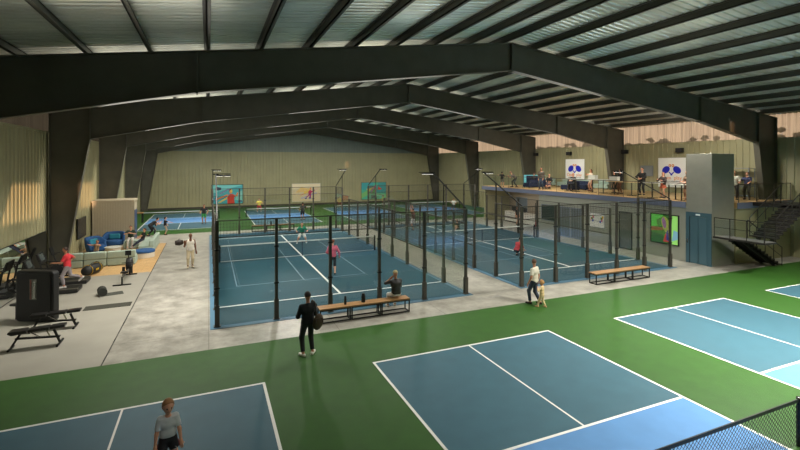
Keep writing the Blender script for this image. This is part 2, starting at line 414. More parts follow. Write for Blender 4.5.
def wire_panel(w, z0, z1):
    """welded wire mesh w wide from z0 to z1, in local XZ"""
    b = MB(); n = int(w/.1); k = int((z1-z0)/.1); t = .0035
    for i in range(1, n): b.box(w*i/n-t, w*i/n+t, -t, t, z0, z1)
    for j in range(0, k+1):
        z = z0+(z1-z0)*j/k; b.box(0, w, -t*1.2, t*1.2, z-t, z+t)
    return b
ny = [0, 1.95, 3.9, 6.1, 8.3, 10.55, 12.8, 15., 17.2, 19.15, PL]
nx = [PW/5*i for i in range(6)]
MC = {}
def shared(key, fn, m):
    if key not in MC: MC[key] = mesh(key[0], fn(), m)
    return MC[key]
def cage(x, label):
    r = thing('padel_cage', label, 'padel cage', (x, PY, 0))
    def post(px_, py_, h, ax, tall=True):
        p = obj('post', shared(('post', h), lambda: MB().box(-.05, .05, -.05, .05, .02, h), M_post), None, r, (px_, py_, 0))
        obj('base_sleeve', shared(('base_sleeve',), lambda: MB().box(-.075, .075, -.075, .075, .02, .72).box(-.11, .11, -.11, .11, .015, .035), M_post), None, p)
        if tall:
            for z in (1.3, 2.6):
                obj('glass_clamp', shared(('glass_clamp',), lambda: MB().box(-.085, .085, -.058, .058, -.025, .025), M_black), None, p, (0, 0, z), 0 if ax == 'x' else PI/2)
    H, HM = 3.6, 2.8
    for y in (0, PL):
        for q in nx: post(q, y, H, 'x')
    for q in (0, PW):
        for i, y in enumerate(ny[1:-1]):
            post(q, y, H if i in (0, 8) else HM, 'y', i in (0, 8))
    def glass_panel(w): return MB().box(.04, w-.04, -.006, .006, .04, 3.0)
    for y in (0, PL):
        for i in range(5):
            w = PW/5
            obj('glass_panel', shared(('glass_panel', 'x'), lambda: glass_panel(w), M_glass), None, r, (nx[i], y, 0))
            obj('wire_panel', shared(('wire_panel', 'top'), lambda: wire_panel(w, 3.02, 3.58), M_wire), None, r, (nx[i], y, 0))
        obj('top_rail', shared(('top_rail', 'x'), lambda: MB().box(0, PW, -.02, .02, 3.56, 3.6).box(0, PW, -.015, .015, 3.0, 3.03), M_post), None, r, (0, y, 0))
    for q in (0, PW):
        for i in range(10):
            a, b = ny[i], ny[i+1]; w = round(b-a, 3)
            if i in (0, 1, 8, 9):
                obj('glass_panel', shared(('glass_panel', w), lambda: glass_panel(w), M_glass), None, r, (q, a, 0), PI/2)
                zt = 3.02, (3.58 if i in (0, 9) else 3.3)
                if i in (0, 9): obj('wire_panel', shared(('wire_panel', w, 1), lambda: wire_panel(w, 3.02, 3.58), M_wire), None, r, (q, a, 0), PI/2)
            else:
                obj('wire_panel', shared(('wire_panel', w), lambda: wire_panel(w, .06, 2.78), M_wire), None, r, (q, a, 0), PI/2)
        ra = MB()
        for (a, b, z) in ((0, 1.95, 3.58), (PL-1.95, PL, 3.58), (0, 3.9, 3.01), (PL-3.9, PL, 3.01), (3.9, PL-3.9, 2.79), (3.9, PL-3.9, 1.2)):
            ra.box(-.02, .02, a, b, z-.02, z+.02)
        obj('side_rail', shared(('side_rail',), lambda: ra, M_post), None, r, (q, 0, 0))
    return r
cage(PX[0], 'glass and wire padel cage enclosing the court behind the long bench')
cage(PX[1], 'glass and wire padel cage enclosing the court behind the short bench')

def net_mesh(L, z0, z1f, pitch, t, diamond=False):
    b = MB()
    if not diamond:
        n = int(L/pitch)
        for i in range(n+1):
            x = L*i/n; b.box(x-t, x+t, -t, t, z0, z1f(x))
        k = int((z1f(0)-z0)/pitch)
        for j in range(k+1):
            z = z0+(z1f(L/2)-z0)*j/k; b.box(0, L, -t, t, z-t, z+t)
        return b
    h = z1f(0)-z0
    x = -h
    while x < L:
        for s in (1, -1):
            p0, p1 = [x, z0 if s == 1 else z0+h], [x+h, z0+h if s == 1 else z0]
            def clip(p, q, xc):
                f_ = (xc-p[0])/(q[0]-p[0]); return [xc, p[1]+(q[1]-p[1])*f_]
            a, c = p0[:], p1[:]
            if a[0] < 0: a = clip(p0, p1, 0)
            if c[0] > L: c = clip(p0, p1, L)
            b.tube([(a[0], s*.002, a[1]), (c[0], s*.002, c[1])], t, 4)
        x += pitch
    return b
def padel_net(x, label):
    r = thing('padel_net', label, 'net', (x+.3, PY+PL/2, .03)); L = PW-.6
    for q in (0, L): obj('net_post', MB().box(q-.04, q+.04, -.04, .04, 0, .95), M_black, r)
    obj('netting', net_mesh(L, .03, lambda t: .86, .06, .0035), M_black, r)
    obj('tape', MB().box(0, L, -.012, .012, .86, .92), M_white, r)
    obj('centre_strap', MB().box(L/2-.02, L/2+.02, -.016, .016, 0, .86), M_navy, r)
    obj('bottom_band', MB().box(0, L, -.008, .008, .01, .035), M_white, r)
padel_net(PX[0], 'white taped net across the padel court behind the long bench')
padel_net(PX[1], 'white taped net across the padel court behind the short bench')
def pickle_net(x, y, label, diamond=False):
    L = 6.1+.6
    r = thing('pickleball_net', label, 'net', (x-.3, y, .012))
    for q in (0, L):
        p = obj('net_post', MB().lathe([(.05, 0), (.05, .9), (.042, .93)], 14, (q, 0, 0)), M_navy if 0 else M_black, r, smooth=False)
        obj('post_cap', MB().lathe([(.055, .925), (.05, .95), (.02, .955)], 14, (q, 0, 0)), M_chrome, p)
    obj('netting', net_mesh(L, .03, lambda t: .86 if diamond else .82, .095 if diamond else .08, .0045 if diamond else .004, diamond), M_black, r)
    obj('tape', MB().box(0.04, L-.04, -.012, .012, .86, .925) if diamond else MB().box(0.04, L-.04, -.012, .012, .82, .875), M_black if diamond else M_white, r)
    return r
pickle_net(cx[1], 11.7-13.41/2, 'black diamond mesh pickleball net close to the viewer', True)
for x, lb in zip(bx, ['low net on the far court beyond the beige cabin', 'low net on the far court below the cream runner picture',
                      'low net on the far court below the green picture', 'low net on the far corner court beyond the mezzanine']):
    pickle_net(x, 42.1+13.41/2, lb)

# floodlights on the cage corners
def flood(x, y, sy, sx, label):
    r = thing('court_floodlight', label, 'floodlight', (x, y, 3.6))
    e = Vector((0, sy*3.05, 1.5))
    obj('arm', MB().bar((0, 0, 0.045), e, .045), M_black, r)
    obj('strut', MB().box(-.02, .02, sy*1.95-.02, sy*1.95+.02, .01, .95), M_black, r)
    cb = obj('crossbar', MB().box(-.1, .1, -.03, .03, -.02, .03).box(min(0, sx*.75), max(0, sx*.55), -.025, .025, 0, .03), M_black, r, e)
    for q in (.14, .43):
        h = obj('lamp_head', MB().box(-.13, .13, -.1, .1, -.08, -.02), M_black, r, e+Vector((sx*q, 0, 0)))
        obj('lamp_face', MB().box(-.11, .11, -.08, .08, -.086, -.08), M_led, h)
    return r
fl = []
for i, x in enumerate(PX):
    w = ['the long bench court', 'the short bench court'][i]
    for (dx, sx, a) in ((0, 1, 'left'), (PW, -1, 'right')):
        for (dy, sy, b) in ((0, 1, 'near'), (PL, -1, 'far')):
            flood(x+dx, PY+dy, sy, sx, f'black floodlight on slanted arm at the {b} {a} cage corner of {w}')
            fl.append((x+dx+sx*.38, PY+dy+sy*3.05, 5.0, sx))

# ------------------------------------------------------------------ benches
def bench(x, y, L, label, group=None, rz=0):
    r = thing('bench', label, 'bench', (x, y, .0), rz)
    D, H = .44, .47
    obj('seat', MB().box(0, L, 0, D, H, H+.045), M_bench, r)
    n = 3
    for i in range(n):
        a, b = L*i/n+.01, L*(i+1)/n-.01; t = .036
        f_ = MB()
        for xx in (a, b-t):
            f_.box(xx, xx+t, 0.01, .01+t, 0.013, H); f_.box(xx, xx+t, D-.01-t, D-.01, 0.013, H); f_.box(xx, xx+t, .01, D-.01, .013, .013+t); f_.box(xx, xx+t, .01, D-.01, H-t, H)
        for yy in (.01, D-.01-t):
            f_.box(a, b, yy, yy+t, H-t, H); f_.box(a, b, yy, yy+t, .013, .013+t)
        obj('leg_frame', f_, M_black, r)
    return r
bench(3.5, 15.22, 3.4, 'long slatted wood bench with two black bottles and a seated person')
bench(16.2, 15.25, 3.5, 'empty wood bench on black frames in front of the right padel cage')
bench(3.2, 37.95, 3.4, 'wood bench with one bottle behind the far end of the left padel cage')
def bottle(x, y, z, h, r_, label, group=None):
    b = thing('bottle', label, 'bottle', (x, y, z), group=group)
    obj('flask', MB().lathe([(r_*.95, 0), (r_, .01), (r_, h*.72), (r_*.85, h*.8)], 14), M_rub, b, smooth=False)
    obj('cap', MB().lathe([(r_*.8, h*.8), (r_*.8, h*.97), (r_*.5, h)], 14), M_black, b)
bottle(4.47, 15.45, .517, .3, .045, 'slim black bottle at the left on the long bench')
bottle(5.15, 15.47, .517, .32, .075, 'wide black bottle in the middle of the long bench')
bottle(4.72, 38.15, .517, .3, .06, 'black bottle on the wood bench behind the left padel cage')

# ------------------------------------------------------------------ mezzanine
MX, MZ, MY0, MY1 = 24.75, 3.38, 15.4, 37.5
mz = sroot('floor_mezzanine', 'raised timber floor of the mezzanine')
obj('deck', MB().box(MX+.03, XR-.02, MY0+1.57, MY1-.03, 3.06, MZ).box(26.75, XR-.02, MY0+.03, MY0+1.57, 3.06, MZ), M_wood, mz)
obj('fascia', MB().box(MX, MX+.03, MY0+1.56, MY1, 3.04, MZ-.01).box(MX, XR-.02, MY1-.03, MY1, 3.04, MZ-.01).box(26.75, XR-.02, MY0, MY0+.03, 3.04, MZ-.01), M_fascia, mz)
lw = MB().box(24.85, 25., 29.3, 16.97, 0, 3.04)
struct('wall_mezzanine', lw, M_grayw, 'grey wall below the mezzanine edge')
struct('wall_mezzanine_end', MB().box(26.75, XR-.06, 15.5, 15.62, 0, 3.04), M_clad, 'wall below the mezzanine end behind the stairs')
struct('wall_recess', MB().box(27.9, 28.05, 29.3, 37.3, 0, 3.04), mat('recess_wall', (150, 138, 120), .7), 'wall at the back of the reception recess')
struct('wall_recess_end', MB().box(25., 32, 37.3, 37.45, 0, 3.04), M_clad, 'end wall of the reception recess')
M_win = mat('dark_pane', (52, 66, 60), .12, .2)
M_winb = mat('window_frame_grey', (120, 128, 136), .5)
def wallwin(name, y0, y1, z0, z1, x, label, pane, bars=0, framem=None):
    r = sroot(name, label); t = .06; fm = framem or M_winb
    b = MB().box(x-.03, x, y0, y1, z0, z0+t).box(x-.03, x, y0, y1, z1-t, z1).box(x-.03, x, y0, y0+t, z0, z1).box(x-.03, x, y1-t, y1, z0, z1)
    for k in range(bars):
        yy = y0+(y1-y0)*(k+1)/(bars+1); b.box(x-.025, x, yy-.015, yy+.015, z0, z1)
    obj('frame', b, fm, r); obj('pane', MB().box(x-.012, x-.001, y0+t, y1-t, z0+t, z1-t), pane, r)
    return r
wallwin('window_3', 27.4, 29.0, 1.0, 2.3, 24.849, 'grey framed window in the lower wall by the reception', M_win)
d1 = wallwin('door_1', 25.85, 27.05, .02, 2.28, 24.849, 'grey barred door left of its twin in the lower wall', mat('grey_pane', (96, 104, 104), .3), 3)
d2 = wallwin('door_2', 24.75, 25.75, .02, 2.28, 24.849, 'grey barred door right of its twin in the lower wall', MATS['grey_pane'], 3)
d3 = wallwin('door_3', 20.5, 21.5, .02, 2.42, 24.849, 'grey panel in black door frame left of the screen', mat('door_grey', (92, 96, 92), .5), 0, M_black)
wallwin('window_4', 34.5, 36.2, .9, 2.3, 27.899, 'blue grey window in the reception recess', mat('recess_pane', (110, 122, 130), .2))
# poster with coloured scribbles
p = thing('notice_board', 'white notice board with coloured marks on the lower grey wall', 'notice board', (24.82, 23.3, 1.6))
obj('board', MB().box(-.0, .025, -.62, .62, -.47, .47), mat('paper_white', (222, 222, 216), .7), p)
rnd = random.Random(3); cols = [(210, 60, 50), (60, 150, 70), (60, 90, 190), (230, 180, 40), (220, 110, 160)]
for side in (-1, 1):
    for k in range(5):
        m_ = mat('marker_%d' % k, cols[k], .7)
        yy = side*.32+rnd.uniform(-.17, .17); zz = rnd.uniform(-.1, .32)
        obj('coloured_mark', MB().box(-.004, 0, yy-.07, yy+.07, zz-.08, zz+.08), m_, p)
obj('slot', MB().box(-.004, 0, -.6, .6, -.06, -.03), M_winb, p)
obj('frame', MB().box(-.006, .025, -.65, .65, .47, .5).box(-.006, .025, -.65, .65, -.5, -.47).box(-.006, .025, -.65, -.62, -.47, .47).box(-.006, .025, .62, .65, -.47, .47), M_winb, p)
# wall screen with faceted picture
def facet(name, w, h, seed, pals, base, n, thick=.004):
    """abstract faceted picture: polygons laid out on a board in local YZ (facing -X)"""
    return None
def picture(loc, w, h, label, bg, shapes, framecol, axis, cat='picture', emit=0, name='picture'):
    """flat picture; local u to the right as seen by the viewer, v up; origin lower left"""
    r = thing(name, label, cat, loc)
    P = (lambda u, v, d: (u, -d, v)) if axis == 'Y' else (lambda u, v, d: (-d, -u, v))
    def slab(poly, d0, d1, mi=0, mb=None):
        mb = mb or MB(); n = len(poly)
        vs = [P(u, v, d0) for u, v in poly]+[P(u, v, d1) for u, v in poly]
        return mb.add(vs, [tuple(range(n)), tuple(range(n, 2*n))]+[(i, (i+1) % n, (i+1) % n+n, i+n) for i in range(n)], mi)
    obj('canvas', slab([(0, 0), (w, 0), (w, h), (0, h)], 0, .04), mat(name+'_bg_%d_%d_%d' % bg, bg, .5, emit=emit), r)
    t = .05; fr_ = MB()
    for q in ([(-t, -t), (w+t, -t), (w+t, 0), (-t, 0)], [(-t, h), (w+t, h), (w+t, h+t), (-t, h+t)], [(-t, 0), (0, 0), (0, h), (-t, h)], [(w, 0), (w+t, 0), (w+t, h), (w, h)]):
        slab(q, -.005, .055, 0, fr_)
    obj('frame', fr_, framecol, r)
    mats = []; mb = MB()
    for i, (c, poly) in enumerate(shapes):
        m_ = mat(name+'_c_%d_%d_%d' % c, c, .5, emit=emit)
        if m_ not in mats: mats.append(m_)
        slab([(u*w, v*h) for u, v in poly], .04, .042+.0012*i, mats.index(m_), mb)
    obj('painted_shape', mb, mats, r)
    return r
def ell(cx_, cy_, a, b, n=14, rot=0):
    return [(cx_+a*math.cos(t)*math.cos(rot)-b*math.sin(t)*math.sin(rot), cy_+a*math.cos(t)*math.sin(rot)+b*math.sin(t)*math.cos(rot)) for t in [2*PI*k/n for k in range(n)]]
red, orange, yellow, dkred = (206, 62, 44), (228, 132, 70), (226, 196, 90), (140, 40, 52)
picture((.35, YB-.06, .55), 3.6, 2.35, 'turquoise picture of a red shirted player on the far wall', (70, 170, 180), [
    ((120, 205, 205), [(0, .55), (.45, .75), (1, .98), (0, 1)]), ((52, 140, 168), [(0, .1), (.5, .3), (.45, .42), (0, .3)]),
    ((130, 200, 190), [(.75, .2), (1, .1), (1, .7), (.85, .6)]), ((38, 60, 84), [(.14, .7), (.3, .74), (.3, .86), (.16, .9)]),
    ((150, 90, 150), [(.25, .55), (.55, .8), (.53, .74), (.25, .5)]), (orange, [(.1, .25), (.5, .5), (.52, .44), (.12, .17)]),
    (yellow, [(.18, .05), (.5, .36), (.52, .28), (.26, .05)]), (red, [(.5, .0), (.74, .0), (.72, .3), (.78, .42), (.66, .52), (.56, .5), (.5, .35)]),
    (orange, [(.7, .42), (.83, .36), (.86, .56), (.82, .6), (.78, .45)]), (orange, ell(.61, .65, .055, .12)), (yellow, ell(.63, .67, .035, .08)), (dkred, [(.55, .64), (.56, .78), (.66, .8), (.6, .72)]),
    ((40, 60, 130), [(.86, .08), (.98, .08), (.98, .16), (.86, .16)])], M_black, 'Y')
picture((10.2, YB-.06, .55), 3.7, 2.3, 'cream picture of a pink running figure on the far wall', (214, 196, 158), [
    ((226, 212, 180), [(0, .7), (1, .8), (1, 1), (0, 1)]), ((226, 190, 120), [(.1, .5), (.6, .55), (.62, .72), (.3, .8)]),
    (orange, [(.2, .28), (.62, .52), (.6, .62), (.3, .36)]), (yellow, [(.42, .42), (.66, .58), (.62, .68), (.4, .55)]),
    ((216, 150, 190), [(.55, .4), (.95, .78), (.9, .74), (.58, .34)]), ((150, 160, 220), [(.3, .18), (.9, .5), (.88, .46), (.32, .14)]),
    ((190, 40, 90), [(.58, .36), (.66, .34), (.7, .58), (.63, .66), (.57, .56)]), ((190, 40, 90), [(.68, .56), (.8, .66), (.82, .62), (.7, .5)]),
    (orange, ell(.645, .72, .028, .06)), ((170, 50, 120), [(.58, .38), (.64, .38), (.56, .26), (.5, .2), (.48, .24), (.54, .3)]),
    ((170, 50, 120), [(.62, .38), (.67, .36), (.66, .2), (.6, .2)]), ((46, 60, 150), [(.46, .2), (.52, .2), (.5, .12), (.44, .14)]), ((46, 60, 150), [(.58, .2), (.67, .2), (.68, .14), (.58, .14)])], M_cream, 'Y')
picture((19.8, YB-.06, .5), 3.7, 2.4, 'green faceted picture with yellow and red shards on the far wall', (74, 172, 142), [
    ((60, 160, 165), [(0, .6), (.4, .5), (.5, 1), (0, 1)]), ((116, 180, 110), [(0, .05), (.35, .35), (.3, .6), (0, .35)]), ((120, 190, 130), [(.4, 0), (1, 0), (1, .3), (.5, .35)]),
    ((60, 150, 150), [(.55, .4), (1, .35), (1, 1), (.7, 1)]), (yellow, [(.2, .62), (.45, .7), (.62, .85), (.3, .45)]), ((90, 150, 70), [(.4, .3), (.6, .45), (.56, .8), (.42, .6)]),
    ((190, 90, 170), [(.4, .4), (.6, .85), (.57, .88), (.38, .46)]), (red, [(.66, .55), (.84, .6), (.7, .74), (.69, .82)]), ((60, 90, 90), [(.38, .02), (.62, .06), (.6, .26), (.4, .24)])], mat('brown_frame', (120, 78, 44), .5), 'Y')
picture((24.83, 19.12, .84), 1.68, 1.66, 'wall screen showing a green and yellow faceted picture', (60, 120, 50), [
    ((96, 190, 80), [(0, .55), (.4, .6), (.45, 1), (0, 1)]), ((150, 214, 110), [(.72, 0), (1, 0), (1, 1), (.8, 1)]), ((52, 100, 60), [(0, 0), (.5, 0), (.45, .3), (0, .35)]),
    ((120, 170, 190), [(.78, .1), (1, .2), (1, .45), (.85, .5)]), ((140, 100, 60), [(0, .4), (.45, .45), (.5, .55), (0, .55)]), ((90, 140, 70), [(.25, .55), (.5, .7), (.45, .95), (.2, .8)]),
    ((160, 170, 80), ell(.56, .66, .15, .3, 16, .3)), ((150, 110, 150), ell(.5, .72, .07, .2, 14, .2)), ((180, 60, 60), [(.46, .05), (.72, .05), (.64, .4), (.54, .34)]), ((60, 60, 140), [(.58, .12), (.68, .1), (.64, .5), (.58, .4)])],
    M_black, 'X', 'screen', emit=.35, name='wall_screen')

# banners ---------------------------------------------------------------
def text_mesh(s, size, depth=.004):
    cu = bpy.data.curves.new('t', 'FONT'); cu.body = s; cu.size = size; cu.extrude = depth; cu.align_x = 'CENTER'
    o = bpy.data.objects.new('t', cu); C.objects.link(o); bpy.context.view_layer.update()
    me = bpy.data.meshes.new_from_object(o.evaluated_get(bpy.context.evaluated_depsgraph_get()))
    bpy.data.objects.remove(o); return me
M_blue = mat('logo_blue', (28, 38, 190), .5); M_or = mat('logo_orange', (226, 140, 60), .5)
def banner(y, w, label):
    r = thing('wall_banner', label, 'banner', (XR-.10, y, 3.78+3.38-3.38)); h = 2.2
    # local: facing -X, u to the right = -Y
    obj('sheet', MB().box(-.015, .015, -w/2, w/2, 0, h), mat('banner_white', (244, 244, 240), .6), r)
    s = w/2.35
    def disc(u, v, a, b, rot, m_, nm, d=.02):
        pts = ell(u, v, a, b, 22, rot); n = len(pts)
        vs = [(-.015, -p[0], p[1]) for p in pts]+[(-.015-d, -p[0], p[1]) for p in pts]
        return obj(nm, MB().add(vs, [tuple(range(n)), tuple(range(n, 2*n))]+[(i, (i+1) % n, (i+1) % n+n, i+n) for i in range(n)]), m_, r)
    for sx in (-1, 1):
        disc(sx*.48*s, 1.3, .36*s, .27*s, -sx*PI/2+sx*.95, M_blue, 'paddle_logo')
        hb = MB(); hb.add([(-.015-k, -u, v) for k in (0, .02) for u, v in ((sx*.24*s, 1.1), (sx*.18*s, 1.16), (-sx*.1*s, .93), (-sx*.04*s, .87))],
                          [(0, 1, 2, 3), (4, 5, 6, 7), (0, 1, 5, 4), (1, 2, 6, 5), (2, 3, 7, 6), (3, 0, 4, 7)])
        obj('paddle_handle_logo', hb, M_blue, r)
        disc(sx*.13*s, 1.62, .11*s, .11, 0, M_or, 'ball_logo'); disc(sx*.13*s, 1.62, .04*s, .04, 0, MATS['banner_white'], 'ball_spot_logo', .024)
    for txt, size, v, m_ in (('Open play', .42*s, .58, M_or), ('PICKLEBALL & PADEL' if 0 else 'OPEN FOR ALL' if 0 else '', .1, .4, M_black)):
        if not txt: continue
        for word, uu in zip(txt.split(), (-.5*s, .54*s)):
            me = text_mesh(word, size); me.materials.append(m_)
            t = obj('lettering', me, None, r, (-.022, -uu, v)); t.rotation_euler = (PI/2, 0, -PI/2)
    # small line of lettering too fine to read in the photograph
    tl = MB(); u = -.8*s; rd = random.Random(5)
    while u < .8*s:
        q = rd.uniform(.04, .09)*s; tl.box(-.02, -.015, -u-q, -u, .42, .47); u += q+.03*s
    obj('tagline_lettering', tl, M_black, r)
banner(32.6, 2.35, 'white paddle logo banner left of its twin, behind the seated group')
banner(22.93, 2.15, 'white paddle logo banner right of its twin, beside the lift tower')
# speakers --------------------------------------------------------------
for y, lb in ((37.9, 'black wall speaker nearest the far end of the mezzanine'), (33.2, 'black wall speaker above the left paddle banner'),
              (26.9, 'black wall speaker beside the middle column of the mezzanine'), (22.2, 'black wall speaker above the right paddle banner')):
    s = thing('wall_speaker', lb, 'speaker', (XR-.3, y, 6.35))
    obj('cabinet', MB().box(-.08, .16, -.26, .26, .02, .34), M_black, s, bevel=.02)
    obj('grille', MB().box(-.09, -.08, -.23, .23, .05, .31), mat('speaker_cloth', (40, 40, 42), .9), s)
    obj('mounting_bracket', MB().box(.16, .28, -.04, .04, .15, .25), M_black, s)

# railing along the mezzanine edge ----------------------------------------
r = thing('glass_railing', 'glass railing with thin posts along the mezzanine edge', 'railing', (24.83, 0, MZ))
ys = [17.1+i*2.03 for i in range(11)]
for i, y in enumerate(ys):
    obj('railing_post', MB().box(-.012, .012, y-.012, y+.012, 0.002, 1.0), M_post, r)
    if i < 10: obj('glass_pane', MB().box(-.006, .006, y+.05, ys[i+1]-.05, .08, .93), M_glassr, r)
obj('handrail', MB().box(-.025, .025, 17.08, 37.42, 1.0, 1.04), M_post, r)

# lift tower --------------------------------------------------------------
r = thing('lift_tower', 'grey metal lift tower with blue sliding doors', 'lift', (24.75, 15.55, 0))
obj('shaft', MB().box(.04, 1.95, 0, 1.4, 0, 6.08), M_steel, r, bevel=.01)
obj('door_surround', MB().box(0, .04, 0, .24, 0, 2.84).box(0, .04, 1.2, 1.4, 0, 2.84).box(0, .04, .24, 1.2, 2.6, 2.84), M_eldoor, r)
for a, b in ((.255, .705), (.715, 1.165)): obj('door_panel', MB().box(.012, .035, a, b, .02, 2.59), M_eldark, r)
obj('door_gap', MB().box(.01, .03, 1.165, 1.2, .02, 2.6), M_black, r)
obj('floor_indicator', MB().box(-.012, 0, .6, .84, 2.68, 2.76), mat('indicator', (190, 200, 200), .4, emit=.3), r)
obj('call_button', MB().box(-.015, 0, 1.26, 1.33, 1.1, 1.32), M_chrome, r)

# staircase ---------------------------------------------------------------
r = thing('staircase', 'dark steel staircase with glass sided landing beside the lift', 'staircase', (24.4, 12.85, 0))
M_st = mat('stair_steel', (40, 38, 35), .5, .3)
LZ = 1.72
LX = .95
obj('landing', MB().box(0, LX, 0, 2.4, LZ-.09, LZ-.004), M_st, r)
obj('landing_plate', MB().box(.03, LX-.02, .03, 2.37, LZ-.004, LZ+.004), mat('landing_grey', (92, 92, 88), .6), r)
nS = 9
for k in range(nS):           # upper flight rises along +x on the near side
    z = LZ+(MZ-LZ)*(k+1)/(nS+1); x = LX+k*.3
    obj('tread', MB().box(x, x+.33, 0.04, 1.16, z-.05, z).box(x+.3, x+.33, .04, 1.16, z-.05, z+.1), M_st, r)
ux = LX+nS*.3
obj('upper_landing', MB().box(ux, ux+2.2, 0, 2.52, MZ-.2, MZ), M_st, r)
for k in range(10):           # lower flight rises along -x on the far side
    z = LZ*(k+1)/11.; x = LX+(10-k)*.3
    obj('tread', MB().box(x-.33, x, 1.3, 2.36, z-.05, z).box(x-.33, x-.3, 1.3, 2.36, z-.05, z+.13), M_st, r)
for y in (.3, .86):
    obj('stringer', MB().prism([(LX-.02, LZ-.2), (LX-.02, LZ-.02), (ux, MZ-.08), (ux, MZ-.24)], y, y+.04), M_st, r)
for y in (1.5, 2.1):
    obj('stringer', MB().prism([(LX, LZ-.28), (LX, LZ-.12), (LX+2.9, 0.013), (LX+2.65, .013)], y, y+.04), M_st, r)
def rail(a, b, n, glassy=True, ext=0):
    a, b = Vector(a), Vector(b); up = Vector((0, 0, .98)); rr = MB(); rr.bar(a+up, b+up, .036)
    rr.bar(a+up*.5, b+up*.5, .02)
    obj('handrail', rr, M_st, r)
    for i in range(n+1):
        p = a.lerp(b, i/n); obj('railing_post', MB().bar(p, p+up, .028), M_st, r)
    if glassy:
        g = MB(); q = Vector((0, 0, .1)); t = (b-a).cross(Vector((0, 0, 1))).normalized()*.006
        g.add([p+s for s in (t, -t) for p in (a+q, b+q, b+up*.92, a+up*.92)], [(0, 1, 2, 3), (4, 5, 6, 7), (0, 1, 5, 4), (1, 2, 6, 5), (2, 3, 7, 6), (3, 0, 4, 7)])
        obj('glass_pane', g, M_glassr, r)
rail((.03, .05, LZ), (.03, 2.35, LZ), 3); rail((.05, .03, LZ), (LX-.02, .03, LZ), 1)
rail((LX, .03, LZ+.1), (ux, .03, MZ+.05), 4, False); rail((LX, 1.18, LZ+.1), (ux, 1.18, MZ+.05), 4, False)
rail((ux, .03, MZ), (ux+2.1, .03, MZ), 2); rail((LX, 1.28, LZ-.05), (LX+3., 1.28, .05), 4, False)
r2 = thing('stair_guard', 'low glass guard along the short mezzanine edge behind the stairs', 'railing', (26.9, 15.46, MZ))
obj('handrail', MB().box(0, 5., -.02, .02, .98, 1.02), M_post, r2)
for k in range(4): obj('railing_post', MB().box(.02+k*1.65, .055+k*1.65, -.017, .017, .002, .98), M_post, r2)
obj('glass_pane', MB().box(.06, 4.9, -.006, .006, .06, .94), M_glassr, r2)

# mezzanine furniture -------------------------------------------------------
def sofa(x, y, rz, L, m_, label, base=None, D=.85, H=.72, seats=2, name='sofa', z=MZ, group=None, back=True):
    r = thing(name, label, 'sofa', (x, y, z), rz, group)
    obj('base', MB().box(-L/2, L/2, -D/2, D/2, .06, .26), base or m_, r, bevel=.03)
    for k in range(seats):
        a = -L/2+.02+(L-.04)*k/seats; b = -L/2+.02+(L-.04)*(k+1)/seats
        obj('seat_cushion', MB().box(a+.005, b-.005, -D/2, D/2-.2, .262, .43), m_, r, bevel=.04, seg=3)
        if back: obj('back_cushion', MB().box(a+.005, b-.005, D/2-.2, D/2, .262, H), m_, r, bevel=.05, seg=3)
    for sx in (-1, 1):
        for sy in (-1, 1): obj('foot', MB().box(sx*(L/2-.1)-.03, sx*(L/2-.1)+.03, sy*(D/2-.1)-.03, sy*(D/2-.1)+.03, 0.002, .06), M_black, r)
    return r
sofa(31.1, 36., -PI/2, 2.6, M_mint, 'mint wall sofa at the far end of the mezzanine')
sofa(31.15, 31.9, -PI/2, 3.6, M_mint, 'mint wall sofa below the left paddle banner', seats=3)
sofa(31.2, 28.6, -PI/2, 1.6, M_mint, 'mint wall sofa beside the middle column')
sofa(27.6, 33., PI, 2.2, M_navy, 'navy sofa between the standing man and the far end of the mezzanine')
sofa(28.6, 28.6, -PI/2, 2.0, M_navy, 'navy sofa behind the red haired person')
sofa(27.2, 28.3, -PI/2, 1.3, M_navy, 'navy sofa carrying the red haired person')
r = thing('display_counter', 'dark display counter with turquoise lit edge on the mezzanine', 'counter', (29.3, 35.2, MZ))
obj('body', MB().box(-.5, .5, -.9, .9, 0.002, 1.0), M_navy, r, bevel=.02)
obj('light_edge', MB().box(-.53, .53, -.93, .93, 1.0, 1.06), mat('lit_turquoise', (110, 190, 200), .5, emit=.25), r)
obj('side_panel', MB().box(-.53, -.5, .6, .93, 0.002, 1.0), MATS['lit_turquoise'], r)
def table(x, y, L, W, H, label, m_top, rz=0, ped=True, z=MZ, group=None):
    r = thing('table', label, 'table', (x, y, z), rz, group)
    obj('tabletop', MB().box(-L/2, L/2, -W/2, W/2, H-.05, H), m_top, r, bevel=.01)
    if ped:
        for sx in ((-1, 1) if L > 1.2 else (0,)):
            xx = sx*(L/2-.35)
            p_ = obj('pedestal', MB().lathe([(.035, .03), (.035, H-.05)], 10, (xx, 0, 0)), M_post, r)
            ft = MB()
            for k in range(4):
                a = PI/4+k*PI/2; ft.bar((xx, 0, .03), (xx+.3*math.cos(a), .3*math.sin(a), .02), .04)
            obj('foot', ft, M_black, p_)
    else:
        for sx in (-1, 1):
            for sy in (-1, 1): obj('leg', MB().box(sx*(L/2-.06)-.025, sx*(L/2-.06)+.025, sy*(W/2-.06)-.025, sy*(W/2-.06)+.025, 0.002, H-.05), M_black, r)
    return r
M_lt = mat('light_wood_top', (196, 168, 122), .5); M_wt = mat('white_top', (206, 206, 196), .5)
table(25.9, 26.75, 1.5, .7, 1.0, 'grey high table in front of the woman in a beige coat', M_wt, PI/2)
table(26.6, 24.9, 1.7, .8, 1.0, 'pale high table beside the woman in a dark dress', M_wt, PI/2)
table(26.3, 22.45, 2.1, .9, .95, 'long timber table in front of the man in a big dark jacket', M_lt, PI/2)
table(25.45, 19.55, .9, .9, 1.0, 'small white high table in front of the woman in an orange dress', M_wt)
table(25.5, 17.9, .9, .7, .95, 'white high table beside the brown haired woman', M_wt, PI/2, False)
